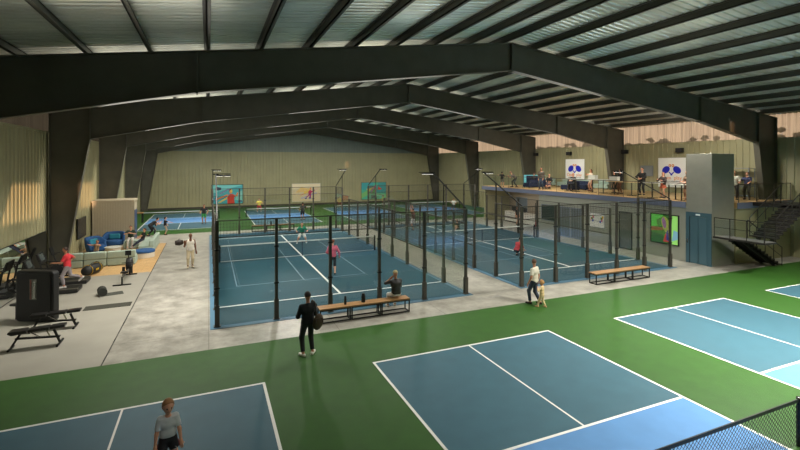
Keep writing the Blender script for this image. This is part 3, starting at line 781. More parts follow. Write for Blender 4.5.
def carton(x, y, z, label):
    b = thing('storage_box', label, 'box', (x, y, z), .1)
    obj('body', MB().box(-.16, .16, -.3, .3, 0, .26), M_wt, b, bevel=.01); obj('lid', MB().box(-.17, .17, -.31, .31, .26, .3), M_wt, b)
carton(26.25, 23.1, MZ+.952, 'white box on the left end of the long timber table')
carton(26.6, 25.35, MZ+1.002, 'white box on the pale high table')
r = thing('wall_monitor', 'small grey monitor on the wall behind the man in black', 'monitor', (XR-.12, 25., 4.9))
obj('screen', MB().box(-.03, .03, -.5, .5, -.3, .45), mat('monitor_grey', (132, 138, 138), .4), r); obj('bezel', MB().box(-.04, .04, -.54, .54, .45, .49).box(-.04, .04, -.54, .54, -.34, -.3).box(-.04, .04, -.54, -.5, -.3, .45).box(-.04, .04, .5, .54, -.3, .45), M_winb, r)
r = thing('shelf_unit', 'open steel shelf behind the man in a patterned shirt', 'shelf', (31.2, 17.9, MZ))
for sx in (-.3, .3):
    for sy in (-.75, .75): obj('upright', MB().box(sx-.02, sx+.02, sy-.02, sy+.02, 0.002, 1.9), M_winb, r)
for z in (.15, .75, 1.3, 1.88): obj('shelf_board', MB().box(-.32, .32, -.77, .77, z-.03, z), M_winb, r)
# reception
r = thing('reception_counter', 'white reception counter in the recess below the mezzanine', 'counter', (26.75, 33.9, 0))
obj('front', MB().box(-.3, .3, -2.2, 2.2, .08, .95), mat('counter_white', (220, 218, 210), .45), r, bevel=.01)
obj('plinth', MB().box(-.25, .25, -2.15, 2.15, 0.002, .08), M_black, r); obj('worktop', MB().box(-.34, .36, -2.24, 2.24, .95, .99), M_cream, r)
for i, y in enumerate((33.6, 35.2)):
    r = thing('desk_monitor', ['dark desk monitor in the middle of the reception counter', 'dark desk monitor at the far end of the reception counter'][i], 'monitor', (26.85, y, .992))
    obj('screen', MB().box(-.02, .02, -.28, .28, .12, .46), M_black, r); obj('stand', MB().box(-.08, .08, -.1, .1, 0, .012).box(-.015, .015, -.02, .02, .012, .12), M_black, r)
r = thing('red_post', 'slim black and red post in front of the reception counter', 'post', (25.6, 30.6, 0))
obj('pole', MB().lathe([(.1, .002), (.1, .02), (.035, .03), (.035, 2.2)], 10), M_black, r); obj('red_band', MB().lathe([(.045, .2), (.045, .75)], 10), mat('signal_red', (150, 24, 26), .5), r)
# ------------------------------------------------------------------ gym corner
r = thing('wall_mirror', 'tall gym mirror along the foot of the left wall', 'mirror', (XL+.06, 17., 0))
obj('mirror_glass', MB().box(0, .012, 0, 9.9, .06, 2.24), M_mirror, r)
obj('mirror_frame', MB().box(-.005, .016, -.03, 9.93, 2.24, 2.27).box(-.005, .016, -.03, 9.93, .03, .06).box(-.005, .016, -.03, 0, .06, 2.24).box(-.005, .016, 9.9, 9.93, .06, 2.24), M_black, r)
r = thing('wall_television', 'dark wall screen on the left wall by the blue armchairs', 'screen', (XL+.07, 33.4, .95))
obj('screen', MB().box(0, .05, -.95, .95, .03, 1.22), mat('screen_dark', (34, 36, 38), .25), r); obj('bezel', MB().box(0, .055, -.98, .98, 0, .03).box(0, .055, -.98, .98, 1.22, 1.25).box(0, .055, -.98, -.95, .03, 1.22).box(0, .055, .95, .98, .03, 1.22), M_black, r)
r = thing('ribbed_cabin', 'beige ribbed cabin with flat lid against the left wall', 'cabin', (XL+.09, 36.0, 0))
cb = MB(); W_, D_ = 2.43, 1.9
cb.box(0.02, W_-.02, .02, D_, 0, 2.9)
for k in range(17): cb.box(.03+k*.15, .10+k*.15, -.012, .02, 0, 2.9)
for k in range(4): cb.box(W_-.02, W_+.012, .05+k*.1, .1+k*.1, 0, 2.9)
M_cab = mat('cabin_beige', (168, 156, 132), .6, noise=.04)
obj('ribbed_body', cb, M_cab, r); obj('roof_lid', MB().box(-.0, W_+.05, -.05, D_+.05, 2.9, 3.02), M_cab, r)
obj('door', MB().box(W_-.02, W_+.02, .55, 1.7, .02, 2.25), mat('cabin_door', (44, 58, 92), .35), r)
r = thing('side_table', 'brown timber high table beyond the beige cabin', 'table', (-6.4, 48.2, .007))
obj('tabletop', MB().box(-.75, .75, -.4, .4, .9, .97), M_bench, r)
for sx in (-.68, .68):
    for sy in (-.33, .33): obj('leg', MB().box(sx-.04, sx+.04, sy-.04, sy+.04, 0.002, .9), M_black, r)

def treadmill(x, y, label):
    r = thing('treadmill', label, 'treadmill', (x, y, .009), 0, 'treadmills in the gym')
    obj('deck', MB().box(-.95, .95, -.42, .42, .03, .17), M_rub, r, bevel=.02)
    obj('running_belt', MB().box(-.75, .93, -.27, .27, .172, .182), M_black, r)
    for s in (-1, 1):
        obj('side_rail', MB().box(-.9, .95, s*.35-.07, s*.35+.07, .172, .2), M_post, r)
        u = obj('upright', MB().tube([(-.62, s*.38, .2), (-.8, s*.38, 1.15)], .035, 8), M_black, r)
        obj('handrail', MB().tube([(-.8, s*.38, 1.05), (-.45, s*.38, 1.0), (-.2, s*.38, .98)], .025, 8), M_black, r)
    obj('motor_cover', MB().prism([(-.97, .03), (-.5, .03), (-.55, .28), (-.9, .3)], -.4, .4), M_rub, r, bevel=.02)
    c = obj('console', MB().prism([(-.86, 1.1), (-.72, 1.06), (-.9, 1.5), (-.97, 1.48)], -.36, .36), M_black, r, bevel=.015)
    obj('console_screen', MB().prism([(-.765, 1.14), (-.755, 1.145), (-.88, 1.46), (-.89, 1.455)], -.25, .25), mat('console_pane', (60, 66, 70), .2), c)
    return r
treadmill(-6.1, 23.4, 'black treadmill with the man in a red shirt running on it')
treadmill(-6.1, 24.95, 'empty black treadmill directly behind the running man')
r = thing('exercise_bike', 'black exercise bike behind the treadmills at the wall column', 'exercise bike', (-6.45, 26.35, .009), PI)
obj('base_bar', MB().box(-.5, .5, -.03, .03, .06, .13).box(-.53, -.46, -.25, .25, 0, .07).box(.46, .53, -.25, .25, 0, .07), M_black, r)
obj('flywheel', MB().lathe([(.05, -.05), (.27, -.04), (.27, .04), (.05, .05)], 24, (.3, 0, .4), axis='Y'), M_rub, r)
obj('frame_tube', MB().tube([(-.1, 0, .1), (-.25, 0, .85)], .03, 8).tube([(.05, 0, .1), (.45, 0, 1.2)], .035, 8).tube([(-.2, 0, .6), (.28, 0, .62)], .03, 8), M_black, r)
obj('saddle', MB().prism([(-.42, .86), (-.1, .87), (-.1, .93), (-.42, .95)], -.1, .1), M_leath, r, bevel=.02)
obj('handlebar', MB().tube([(.2, -.22, 1.22), (.44, -.2, 1.18), (.44, .2, 1.18), (.2, .22, 1.22)], .02, 8), M_black, r)
obj('console', MB().prism([(.42, 1.2), (.46, 1.2), (.56, 1.5), (.52, 1.52)], -.2, .2), M_black, r)
for s in (-1, 1): obj('pedal_crank', MB().bar((.0, s*.1, .4), (.1*s, s*.1, .25), .03).box(.1*s-.05, .1*s+.05, s*.1, s*.22, .23, .26), M_black, r)
# multi gym tower
r = thing('weight_machine', 'tall black weight stack machine with a slotted window', 'gym machine', (-5.56, 19.4, .009), RR(-27))
M_shroud = mat('shroud_black', (16, 16, 16), .5)
bd = MB()
def rr_poly(w, z0, z1, rad, n=5):
    p = []
    for cx_, cz_, a0 in ((w-rad, z1-rad, 0), (-w+rad, z1-rad, PI/2), (-w+rad, z0+rad, PI), (w-rad, z0+rad, 1.5*PI)):
        p += [(cx_+rad*math.cos(a0+k*PI/2/n), cz_+rad*math.sin(a0+k*PI/2/n)) for k in range(n+1)]
    return p
obj('shroud', bd.prism(rr_poly(.70, .0, 1.78, .13), -.05, .2), M_shroud, r, bevel=.03)
obj('shroud_face_panel', MB().prism(rr_poly(.6, .1, 1.68, .1), -.075, -.05), M_rub, r)
w_ = obj('slot_window', MB().box(-.16, .1, -.085, -.074, .78, 1.5), mat('slot_glass', (104, 106, 98), .2), r)
st = MB()
for k in range(11): st.box(-.03, .08, -.095, -.086, .82+k*.055, .86+k*.055)
obj('weight_plate', st, M_chrome, w_)
obj('guide_stripe', MB().box(-.13, -.12, -.092, -.086, .8, 1.48).box(-.1, -.09, -.092, -.086, .8, 1.48), mat('stripe_red', (150, 50, 40), .5), w_)
ar = MB().tube([(-.68, .1, 1.35), (-.95, .1, 1.45), (-1.12, .05, 1.3), (-1.02, .0, 1.05), (-.69, .1, .95)], .035, 8).tube([(-.98, .12, 1.42), (-.85, .1, 1.1)], .03, 8)
obj('press_arm', ar, M_black, r)
obj('seat', MB().box(-1.0, -.72, .0, .35, .5, .58), M_leath, r, bevel=.03); obj('seat_post', MB().box(-.9, -.84, .14, .2, .0, .5).box(-.9, -.6, .14, .2, .3, .36), M_black, r)
obj('back_pad', MB().box(-.8, -.71, .05, .35, .62, .98), M_leath, r, bevel=.03)
def weight_bench(x, y, label):
    r = thing('weight_bench', label, 'weight bench', (x, y, .009), 0, 'weight benches on the gym floor')
    obj('spine_tube', MB().tube([(.0, 0, .3), (1.1, 0, .22)], .03, 8).tube([(.0, .09, .3), (1.1, .09, .22)], .012, 6), M_black, r)
    obj('front_leg', MB().tube([(.12, 0, .42), (-.1, 0, .05)], .03, 8).tube([(-.1, -.22, .035), (-.1, .22, .035)], .035, 8), M_black, r)
    obj('rear_leg', MB().tube([(.95, 0, .46), (1.1, 0, .05)], .035, 8).tube([(1.1, -.3, .035), (1.1, .3, .035)], .035, 8), M_black, r)
    obj('seat_pad', MB().prism([(-.15, .5), (-.12, .56), (.3, .56), (.32, .47), (-.05, .44)], -.16, .16), M_leath, r, bevel=.02)
    obj('back_pad', MB().prism([(.34, .48), (.34, .56), (.85, .58), (.85, .5)], -.15, .15), M_leath, r, bevel=.02)
    obj('head_pad', MB().prism([(.87, .5), (.87, .58), (1.25, .6), (1.25, .52)], -.14, .14), M_leath, r, bevel=.02)
    obj('adjust_ladder', MB().tube([(.35, 0, .46), (.6, 0, .27)], .02, 6).tube([(.75, 0, .48), (.85, 0, .26)], .02, 6), M_chrome, r)
weight_bench(-5.3, 16.75, 'nearest black padded weight bench on the gym floor')
weight_bench(-5.25, 18.3, 'second black weight bench, right in front of the tall black machine')
r = thing('exercise_mat', 'long dark exercise mat flat on the gym floor', 'mat', (-4.35, 20.1, .009), .02)
obj('sheet', MB().box(0, 1.55, 0, .55, 0.0, .012), mat('mat_olive', (52, 52, 42), .8), r)
r = thing('rolled_mat', 'half rolled dark mat on the floor beside the rowing machine', 'mat', (-4.05, 21.95, .009), RR(14))
spi = [(.03+.011*t, t*.9) for t in range(0, 1)]
sp = MB(); prof = []
for k in range(46):
    a = k*.42; rr_ = .03+.0036*k; prof.append((rr_*math.cos(a), .19+rr_*math.sin(a)))
for k in range(45): sp.bar((prof[k][0], 0, prof[k][1]), (prof[k+1][0], 0, prof[k+1][1]), .01) if 0 else None
sp.lathe([(.17, 0), (.17, .5)], 18, (0, 0, .172), axis='Y').lathe([(.06, -.005), (.06, 0.505)], 12, (0, 0, .172), axis='Y')
obj('roll', sp, mat('mat_dark', (38, 40, 34), .85), r)
obj('flat_sheet', MB().box(0, .75, 0, .5, 0.0, .012), mat('mat_dark2', (58, 60, 52), .85), r)
# rowing machine
r = thing('rowing_machine', 'black rowing machine with upright flywheel on the gym floor', 'rowing machine', (-3.62, 23.65, .009), 0)
obj('rail', MB().box(-.03, .03, .0, 1.8, .3, .38), M_post, r)
obj('front_foot', MB().box(-.36, .36, -.03, .05, 0.0, .05).bar((0, .02, .03), (0, .05, .34), .06), M_black, r)
obj('rear_foot', MB().box(-.32, .32, 2.1, 2.2, 0.0, .05).bar((0, 2.15, .04), (0, 2.0, .35), .07), M_black, r)
obj('seat', MB().box(-.16, .16, .55, .85, .42, .48).box(-.06, .06, .62, .78, .38, .42), M_leath, r, bevel=.02)
obj('flywheel', MB().lathe([(.05, -.13), (.3, -.12), (.33, -.05), (.33, .05), (.3, .12), (.05, .13)], 24, (0, 2.05, .55), axis='X'), M_rub, r)
for s in (-1, 1): obj('foot_plate', MB().box(s*.16-.06, s*.16+.06, 1.45, 1.5, .22, .55), M_black, r)
obj('monitor_arm', MB().tube([(0, 1.95, .8), (0, 1.75, 1.1)], .025, 8), M_black, r)
obj('monitor', MB().box(-.13, .13, 1.68, 1.73, 1.05, 1.28), M_black, r); obj('pull_handle', MB().tube([(-.25, 1.55, .72), (.25, 1.55, .72)], .018, 8).bar((0, 1.55, .72), (0, 1.9, .66), .02), M_black, r)
# duffel / rucksack with yellow piping
r = thing('sports_bag', 'black sports bag with yellow piping in front of the mint sofa', 'bag', (-5.36, 26.68, .009), RR(68))
obj('body', MB().lathe([(.05, -.6), (.19, -.56), (.25, -.3), (.255, .0), (.25, .3), (.19, .56), (.05, .6)], 20, (0, 0, .256), axis='X'), mat('bag_black', (22, 22, 20), .6), r, smooth=True)
M_yel = mat('piping_yellow', (196, 160, 30), .5)
for s in (-.34, .34):
    obj('yellow_piping', MB().tube([(s, .256*math.cos(a), .27+.25*math.sin(a)) for a in [2*PI*k/24 for k in range(25)]], .014, 6), M_yel, r)
obj('strap', MB().tube([(-.4, -.1, .48), (-.2, -.12, .6), (.2, -.12, .6), (.4, -.1, .48)], .02, 6), M_black, r)
obj('emblem', MB().box(-.1, .1, -.262, -.25, .22, .3), M_yel, r)

# ------------------------------------------------------------------ lounge
def module(x, y, rz, L, label, side=None):
    r = thing('sofa_module', label, 'sofa', (x, y, .01), rz, 'mint sofa modules of the lounge')
    obj('base', MB().box(-L/2, L/2, -.42, .42, .03, .40), M_mint, r, bevel=.05, seg=3)
    obj('backrest', MB().box(-L/2, L/2, -.42, -.17, .405, .80), M_mint, r, bevel=.06, seg=3)
    obj('seat_cushion', MB().box(-L/2+.02, L/2-.02, -.16, .41, .405, .5), M_mint, r, bevel=.04, seg=3)
    for sx in (-1, 1):
        for sy in (-1, 1): obj('foot', MB().box(sx*(L/2-.08)-.03, sx*(L/2-.08)+.03, sy*.34-.03, sy*.34+.03, 0, .03), M_black, r)
    return r
module(-6.62, 28.75, 0, 1.0, 'mint sofa module at the wall end of the front row'); module(-5.58, 28.75, 0, 1.02, 'mint sofa module in the front row behind the sports bag')
module(-4.37, 28.75, 0, 1.34, 'mint sofa module in the front row behind the rowing machine')
for i, y in enumerate((32.0, 33.25, 34.5)):
    module(-3.55, y, PI/2, 1.2, ['mint sofa module nearest in the row running towards the far courts', 'middle mint sofa module in the row running towards the far courts', 'mint sofa module farthest in the row towards the far courts'][i])
r = thing('lounge_seat', 'mint backless seat block between the armchairs and the sofa row', 'seat', (-4.7, 34.25, .01))
obj('base', MB().box(-.4, .4, -.5, .5, .0, .42), M_mint, r, bevel=.06, seg=3); obj('seat_pad', MB().box(-.38, .38, -.48, .48, .425, .5), M_mint, r, bevel=.03)
r = thing('ottoman', 'round cream ottoman with blue top at the sofa corner', 'ottoman', (-3.52, 30.35, .01))
obj('drum', MB().lathe([(.54, 0), (.56, .03), (.56, .3)], 32), M_cream, r); obj('blue_top', MB().lathe([(.57, .3), (.58, .35), (.57, .42), (.5, .45)], 32), M_bluef, r)
def armchair(x, y, rz, label):
    r = thing('armchair', label, 'armchair', (x, y, .01), rz, 'round blue lounge armchairs')
    n = 22; vs = []; fs = []
    prof = [(.55, .1), (.64, .5), (.66, .9), (.6, .94), (.54, .88), (.48, .42), (.46, .1)]
    for k in range(n):
        a = RR(200)*k/(n-1)-RR(100)
        dz = .0 if abs(a) < 1 else -(abs(a)-1)*.35
        for rr_, z in prof: vs.append((rr_*math.sin(a), rr_*math.cos(a), z+dz*(z > .3)))
    m_ = len(prof)
    for k in range(n-1):
        for j in range(m_): fs.append((k*m_+j, k*m_+(j+1) % m_, (k+1)*m_+(j+1) % m_, (k+1)*m_+j))
    fs += [tuple(range(m_)), tuple((n-1)*m_+j for j in range(m_))]
    obj('shell_back', MB().add(vs, fs), M_bluef, r, smooth=True)
    obj('seat', MB().lathe([(.5, .12), (.53, .2), (.53, .38), (.48, .44)], 26), M_bluef, r, smooth=False)
    obj('foot_ring', MB().lathe([(.4, .0), (.4, .115)], 24), M_black, r)
    obj('cushion', MB().box(-.32, .32, .18, .36, .46, .8), M_tealf, r, bevel=.07, seg=3)
    return r
armchair(-6.45, 33.3, RR(60), 'round blue armchair close to the left wall'); armchair(-5.85, 35.1, RR(-5), 'round blue armchair with its back to the beige cabin')
r = thing('coffee_table', 'round cream coffee table in front of the blue armchairs', 'table', (-5.45, 32.55, .01))
obj('drum', MB().lathe([(.4, 0), (.42, .34)], 26), M_cream, r); obj('tabletop', MB().lathe([(.46, .34), (.46, .38)], 26), M_wt, r)

# ------------------------------------------------------------------ trees outside the right band
M_leaf = mat('tree_leaf', (60, 74, 48), .8, noise=.3, nscale=2); M_bark = mat('tree_bark', (78, 64, 50), .9, noise=.2)
def tree(x, y, h, w, seed):
    r = thing('tree', 'dim tree silhouette behind the translucent band above the right wall', 'tree', (x, y, -.21), group='trees outside the right wall')
    rd = random.Random(seed)
    obj('trunk', MB().tube([(0, 0, 0), (.1, .1, h*.4), (0, .2, h*.75)], [.22, .17, .08], 8), M_bark, r)
    b = bmesh.new()
    for k in range(70):
        a = rd.uniform(0, 2*PI); q = rd.uniform(0, 1)**.5*w*(1.25-.5*rd.random()); z = h*rd.uniform(.5, .96); s = rd.uniform(.15, .4)*(1.3-z/h)*w*.8+.14
        mm = Matrix.Translation((q*math.cos(a), q*math.sin(a), z)) @ Matrix.Diagonal((s, s, s*.6, 1))
        bmesh.ops.create_icosphere(b, subdivisions=2, radius=1, matrix=mm)
    for v in b.verts: v.co += Vector((rd.uniform(-.12, .12), rd.uniform(-.12, .12), rd.uniform(-.1, .1)))
    me = bpy.data.meshes.new('crown'); b.to_mesh(me); b.free(); me.materials.append(M_leaf)
    obj('crown', me, None, r)
for i, (y, h, w) in enumerate([(14.3, 8.7, 1.5), (18.6, 8.5, 1.7), (22.7, 8.9, 1.6), (26.9, 8.4, 1.7), (31.2, 8.5, 1.7), (35.6, 8.3, 1.7), (40, 8.4, 1.7), (44.5, 8.2, 1.7), (49, 8.4, 1.7)]):
    tree(40.5+(i % 3)*.9, y, h, w, i)
# ------------------------------------------------------------------ people
def surface(field, lo, hi, h):
    lo = np.array(lo, float); hi = np.array(hi, float)
    n = np.maximum(((hi-lo)/h).astype(int)+2, 4)
    ax = [lo[i]+h*np.arange(n[i]) for i in range(3)]
    P = np.stack(np.meshgrid(*ax, indexing='ij'), -1).astype(np.float32)
    F = field(P)
    S = F < 0
    c = [S[i:n[0]-1+i, j:n[1]-1+j, k:n[2]-1+k] for i in (0, 1) for j in (0, 1) for k in (0, 1)]
    cnt = sum(x.astype(np.int8) for x in c)
    act = (cnt > 0) & (cnt < 8)
    idx = -np.ones(act.shape, np.int64); ids = np.argwhere(act); idx[act] = np.arange(len(ids))
    acc = np.zeros((len(ids), 3)); num = np.zeros(len(ids))
    offs = [(i, j, k) for i in (0, 1) for j in (0, 1) for k in (0, 1)]
    for a in offs:
        for d in range(3):
            if a[d]: continue
            b = list(a); b[d] = 1
            fa = F[ids[:, 0]+a[0], ids[:, 1]+a[1], ids[:, 2]+a[2]]; fb = F[ids[:, 0]+b[0], ids[:, 1]+b[1], ids[:, 2]+b[2]]
            m = (fa < 0) != (fb < 0); t = np.where(m, fa/np.where(m, fa-fb, 1), 0)
            p = np.tile(np.array(a, float), (len(ids), 1)); p[:, d] += t
            acc += p*m[:, None]; num += m
    V = lo+h*(ids+acc/np.maximum(num, 1)[:, None])
    Q = []
    for d in range(3):
        e1, e2 = (d+1) % 3, (d+2) % 3
        sl0 = [slice(None)]*3; sl1 = [slice(None)]*3; sl0[d] = slice(0, n[d]-1); sl1[d] = slice(1, n[d])
        ch = S[tuple(sl0)] != S[tuple(sl1)]
        q = np.argwhere(ch)
        q = q[(q[:, e1] > 0) & (q[:, e2] > 0) & (q[:, e1] < n[e1]-1) & (q[:, e2] < n[e2]-1)]
        if not len(q): continue
        ins = S[tuple(q.T)]
        def cell(o1, o2):
            z = q.copy(); z[:, e1] -= o1; z[:, e2] -= o2; return idx[z[:, 0], z[:, 1], z[:, 2]]
        f = np.stack([cell(1, 1), cell(0, 1), cell(0, 0), cell(1, 0)], 1)
        f[~ins] = f[~ins][:, ::-1]
        Q.append(f)
    Q = np.concatenate(Q) if Q else np.zeros((0, 4), int)
    Q = Q[(Q >= 0).all(1)]
    return V, Q
def cone(a, b, ra, rb, cut=False, flat=1.0):
    a = np.array(a, float); b = np.array(b, float); ba = b-a; L2 = max((ba*ba).sum(), 1e-9)
    def f(P):
        t = np.clip(((P-a)@ba)/L2, 0, 1)
        d = np.sqrt((((P-a)-t[..., None]*ba)**2).sum(-1))-(ra+(rb-ra)*t)
        if cut: d = np.maximum(d, ((P-b)@ba)/math.sqrt(L2))
        return d
    return f
def ellip(c, ax, r):
    """ellipsoid with axes as rows of ax"""
    c = np.array(c, float); A = np.array(ax, float); r = np.array(r, float)
    def f(P):
        q = ((P-c)@A.T)/r; return (np.sqrt((q*q).sum(-1))-1)*r.min()
    return f
def smin(fs, k):
    def f(P):
        d = None
        for g in fs:
            x = g(P)
            if d is None: d = x; continue
            hh = np.clip(.5+.5*(x-d)/k, 0, 1) if k > 0 else (x < d)
            d = d*hh+x*(1-hh)-k*hh*(1-hh) if False else (x*(1-hh)+d*hh-k*hh*(1-hh))
        return d
    return f
def off(f, o): return lambda P: f(P)-o
def cutp(f, p, n):
    p = np.array(p, float); n = np.array(n, float); return lambda P: np.maximum(f(P), (P-p)@n)
def inter(f, g): return lambda P: np.maximum(f(P), g(P))
def neg(f): return lambda P: -f(P)
def np_mesh(name, V, Q, mats, mi=None):
    me = bpy.data.meshes.new(name); me.from_pydata(V.tolist(), [], Q.tolist())
    for m in mats: me.materials.append(m)
    if mi is not None: me.polygons.foreach_set('material_index', mi)
    me.polygons.foreach_set('use_smooth', [True]*len(me.polygons)); me.update(); return me
SKINS = {'fair': (206, 150, 120), 'tan': (178, 122, 92), 'dark': (120, 78, 56)}
def cm(c, rough=.8): return mat('cloth_%d_%d_%d' % c, c, rough)
def U(v): v = np.array(v, float); return v/np.linalg.norm(v)
def ik(a, t, l1, l2, hint):
    a = np.array(a, float); t = np.array(t, float); d = t-a; D = np.linalg.norm(d); D2 = min(D, (l1+l2)*.998); u = d/max(D, 1e-6); t = a+u*D2
    x = (l1*l1-l2*l2+D2*D2)/(2*D2); y = math.sqrt(max(l1*l1-x*x, 0)); hh = np.array(hint, float); hh = hh-u*(hh@u); hh = hh/max(np.linalg.norm(hh), 1e-6)
    return a+u*x+hh*y, t
def person(loc, face, H, label, top, bottom, shoes, hair, pz=None, lean=0, side=0, feet=None, hands=None, look=(0, 0), skin='fair', hs=1., h=.022,
           category='person', group=None, leg=1., knees=None, elbows=None, belly=1., skirt=None, coat=None, cap=None, stripe=None, fem=False, sw=None, fine=False, twist=0, px=0, py=0):
    """face = heading in degrees, 0 looks along +Y, 90 along -X. top=(colour, sleeve 0..2), bottom=(colour, length 0..2)"""
    s = H/1.8; rt = thing('person', label, category, loc, RR(face), group)
    sk = SKINS[skin]; skm = mat('skin_'+skin, sk, .55)
    L1, L2, AN = .44*s*leg, .43*s*leg, .085*s
    if pz is None: pz = (L1+L2+AN)*.985
    pel = np.array([px, py, pz]); th = RR(lean); sd = RR(side)
    u = U([math.sin(sd), math.sin(th), math.cos(th)*math.cos(sd)])
    tw = RR(twist); rv = np.array([math.cos(tw), math.sin(tw), 0]); r0 = np.array([1., 0, 0]); rv = U(rv-u*(rv@u)); fw = np.cross(u, rv)
    TL = .52*s*(1.8-.8*leg if leg < 1 else 1)
    neck = pel+u*TL; che = pel+u*TL*.66; wst = pel+u*TL*.28
    kid = hs > 1.1; sw = (sw or (.165 if fem or kid else .185))*s; cr = .095 if kid else .108; hw = .09*s
    hd = U(u*.55+np.array([0, 0, .6])); hr = .105*s*hs
    yw, pt = RR(look[0]), RR(look[1])
    head = neck+hd*((.035 if kid else .075)*s+hr*1.12)+np.array([0, .015*s, 0])
    hf = np.array([-math.sin(yw)*math.cos(pt), math.cos(yw)*math.cos(pt), math.sin(pt)]); hrgt = U(np.cross(hf, [0, 0, 1])); hu = np.cross(hrgt, hf)
    if feet is None: feet = [(-.11*s, 0, 0), (.11*s, .02*s, 0)]
    J = {}
    body = []; legs_c = []; hems = []
    kk = .05*s
    core = [cone(che-u*.02*s, wst, (cr+.003)*s*belly, .103*s*belly), cone(che-rv*.085*s, che+rv*.085*s, cr*s*belly, cr*s*belly), cone(wst-rv*.055*s, wst+rv*.055*s, .098*s*belly, .098*s*belly),
            cone(pel-r0*.065*s, pel+r0*.065*s, .105*s, .105*s), cone(neck-u*.075*s-rv*sw*.85, neck-u*.075*s+rv*sw*.85, .055*s, .055*s), cone(neck-u*.03*s, neck-u*.09*s, .05*s, .085*s)]
    if fem: core += [cone(che-rv*.06*s+fw*.07*s+u*.01*s, che-rv*.05*s+fw*.075*s, .055*s, .055*s), cone(che+rv*.06*s+fw*.07*s+u*.01*s, che+rv*.05*s+fw*.075*s, .055*s, .055*s)]
    body += core+[cone(neck-u*.05*s, head, .052*s, .05*s)]
    body += [ellip(head+hu*.01*s, [hrgt, hf, hu], [hr*.76, hr*.93, hr*1.05]), cone(head-hu*hr*.55+hf*hr*.25, head-hu*hr*.75+hf*hr*.5, hr*.48, hr*.3)]
    face_parts = [cone(head+hf*hr*.88+hu*hr*.05, head+hf*hr*1.0-hu*hr*.2, hr*.09, hr*.14)]
    for sx in (-1, 1): face_parts.append(ellip(head+hrgt*sx*hr*.78-hu*hr*.08, [hrgt, hf, hu], [hr*.1, hr*.2, hr*.28]))
    arms = []; sleeves = []
    if hands is None: hands = [(-.27*s, .03*s, pel[2]-.13*s), (.27*s, .03*s, pel[2]-.13*s)]
    fingers = []
    for i, sx in enumerate((-1, 1)):
        sh = neck-u*.085*s+rv*sx*sw
        el, wr = ik(sh, hands[i], .29*s, .26*s, (elbows[i] if elbows else (sx*.5, -.7, -.3)))
        arms += [cone(sh, el, .055*s, .041*s), cone(el, wr, .043*s, .028*s)]
        fd = U(wr-el); pw = U(np.cross(fd, [0, 1, .2])+1e-4) if abs(fd[1]) < .9 else np.array([1., 0, 0]); pn = np.cross(pw, fd)
        pe = wr+fd*.085*s
        arms += [cone(wr+pw*.012*s, pe+pw*.02*s, .024*s, .022*s), cone(wr-pw*.012*s, pe-pw*.02*s, .024*s, .022*s)]
        for j in range(4):
            b0 = wr+fd*.07*s+pw*(j-1.5)*.019*s; ln = (.075, .085, .08, .062)[j]*s
            m1 = b0+fd*(ln*.55+.02*s)+pn*.012*s*sx; m2 = m1+(fd*.7+pn*sx*.7)*ln*.5
            fingers.append([b0, b0+fd*.03*s, m1, m2])
        t0 = wr+fd*.02*s-pw*.02*s; fingers.append([t0, t0-pw*.03*s+fd*.025*s, t0-pw*.04*s+fd*.055*s])
        tl = top[1] if top else 0
        if tl > 0:
            oo = .016*s
            if tl <= 1: sleeves.append(cone(sh-(el-sh)*.05, sh+(el-sh)*tl, .058*s+oo, (.058-.012*tl)*s+oo*1.2, True))
            else: sleeves += [cone(sh, el, .055*s+oo, .043*s+oo), cone(el, el+(wr-el)*(tl-1), .044*s+oo, .032*s+oo*.9, True)]
    lg = []; trous = []; shoeparts = []
    for i, sx in enumerate((-1, 1)):
        hp = pel+r0*sx*hw-np.array([0, 0, .03*s]); f = np.array(feet[i], float)
        fdir = U(np.array([sx*.15, 1, 0]) if len(feet[i]) < 5 else [feet[i][3], feet[i][4], feet[i][5] if len(feet[i]) > 5 else 0])
        f = f[:3]; an = f+np.array([0, 0, AN])
        kn, an = ik(hp, an, L1, L2, (knees[i] if knees else (sx*.12, 1, .1)))
        lg += [cone(hp, kn, .085*s, .053*s), cone(kn, kn+(an-kn)*.35, .053*s, .056*s), cone(kn+(an-kn)*.3, an, .055*s, .035*s)]
        hee = an-np.array([0, 0, AN-.04*s])-fdir*.04*s; toe = an-np.array([0, 0, AN-.035*s])+fdir*.15*s
        lg += [cone(hee, toe, .036*s, .03*s), cone(an, hee, .035*s, .034*s)]
        shoeparts.append([cone(hee, toe, .046*s, .041*s), cone(an-np.array([0, 0, .02*s]), hee, .044*s, .044*s)])
        bl = bottom[1] if bottom else 0
        if bl > 0:
            oo = (.02 if bottom[1] < 1.2 else .016)*s
            if bl <= 1: trous.append(cone(hp, hp+(kn-hp)*bl, .088*s+oo, (.088-.03*bl)*s+oo*1.5, True))
            else: trous += [cone(hp, kn, .086*s+oo, .056*s+oo), cone(kn, kn+(an-kn)*(bl-1), .058*s+oo, .04*s+oo*1.1, True)]
    allf = smin(body+arms[:]+lg, kk*.6)
    full = smin([allf]+face_parts, .008*s)
    pts = np.array([pel, neck, head+hu*hr*1.3, head-hf*hr, head+hf*hr*1.2]+[np.array(q)[:3] for q in feet]+[np.array(q)[:3] for q in hands]+[np.array(q)+np.array([0, .2*s, 0]) for q in [f_[:3] for f_ in feet]])
    lo = np.minimum(pts.min(0), [pel[0]-.32*s, pel[1]-.25*s, 0])-.14*s; hi = np.maximum(pts.max(0), [pel[0]+.32*s, pel[1]+.25*s, 0])+.14*s
    lo[2] = min(np.array([q[2] for q in feet]).min(), pts.min(0)[2])-.05
    V, Q = surface(full, lo, hi, h)
    # eyes, brows and mouth as small colour areas of the face
    ctr = V[Q].mean(1); mi = np.zeros(len(Q), int)
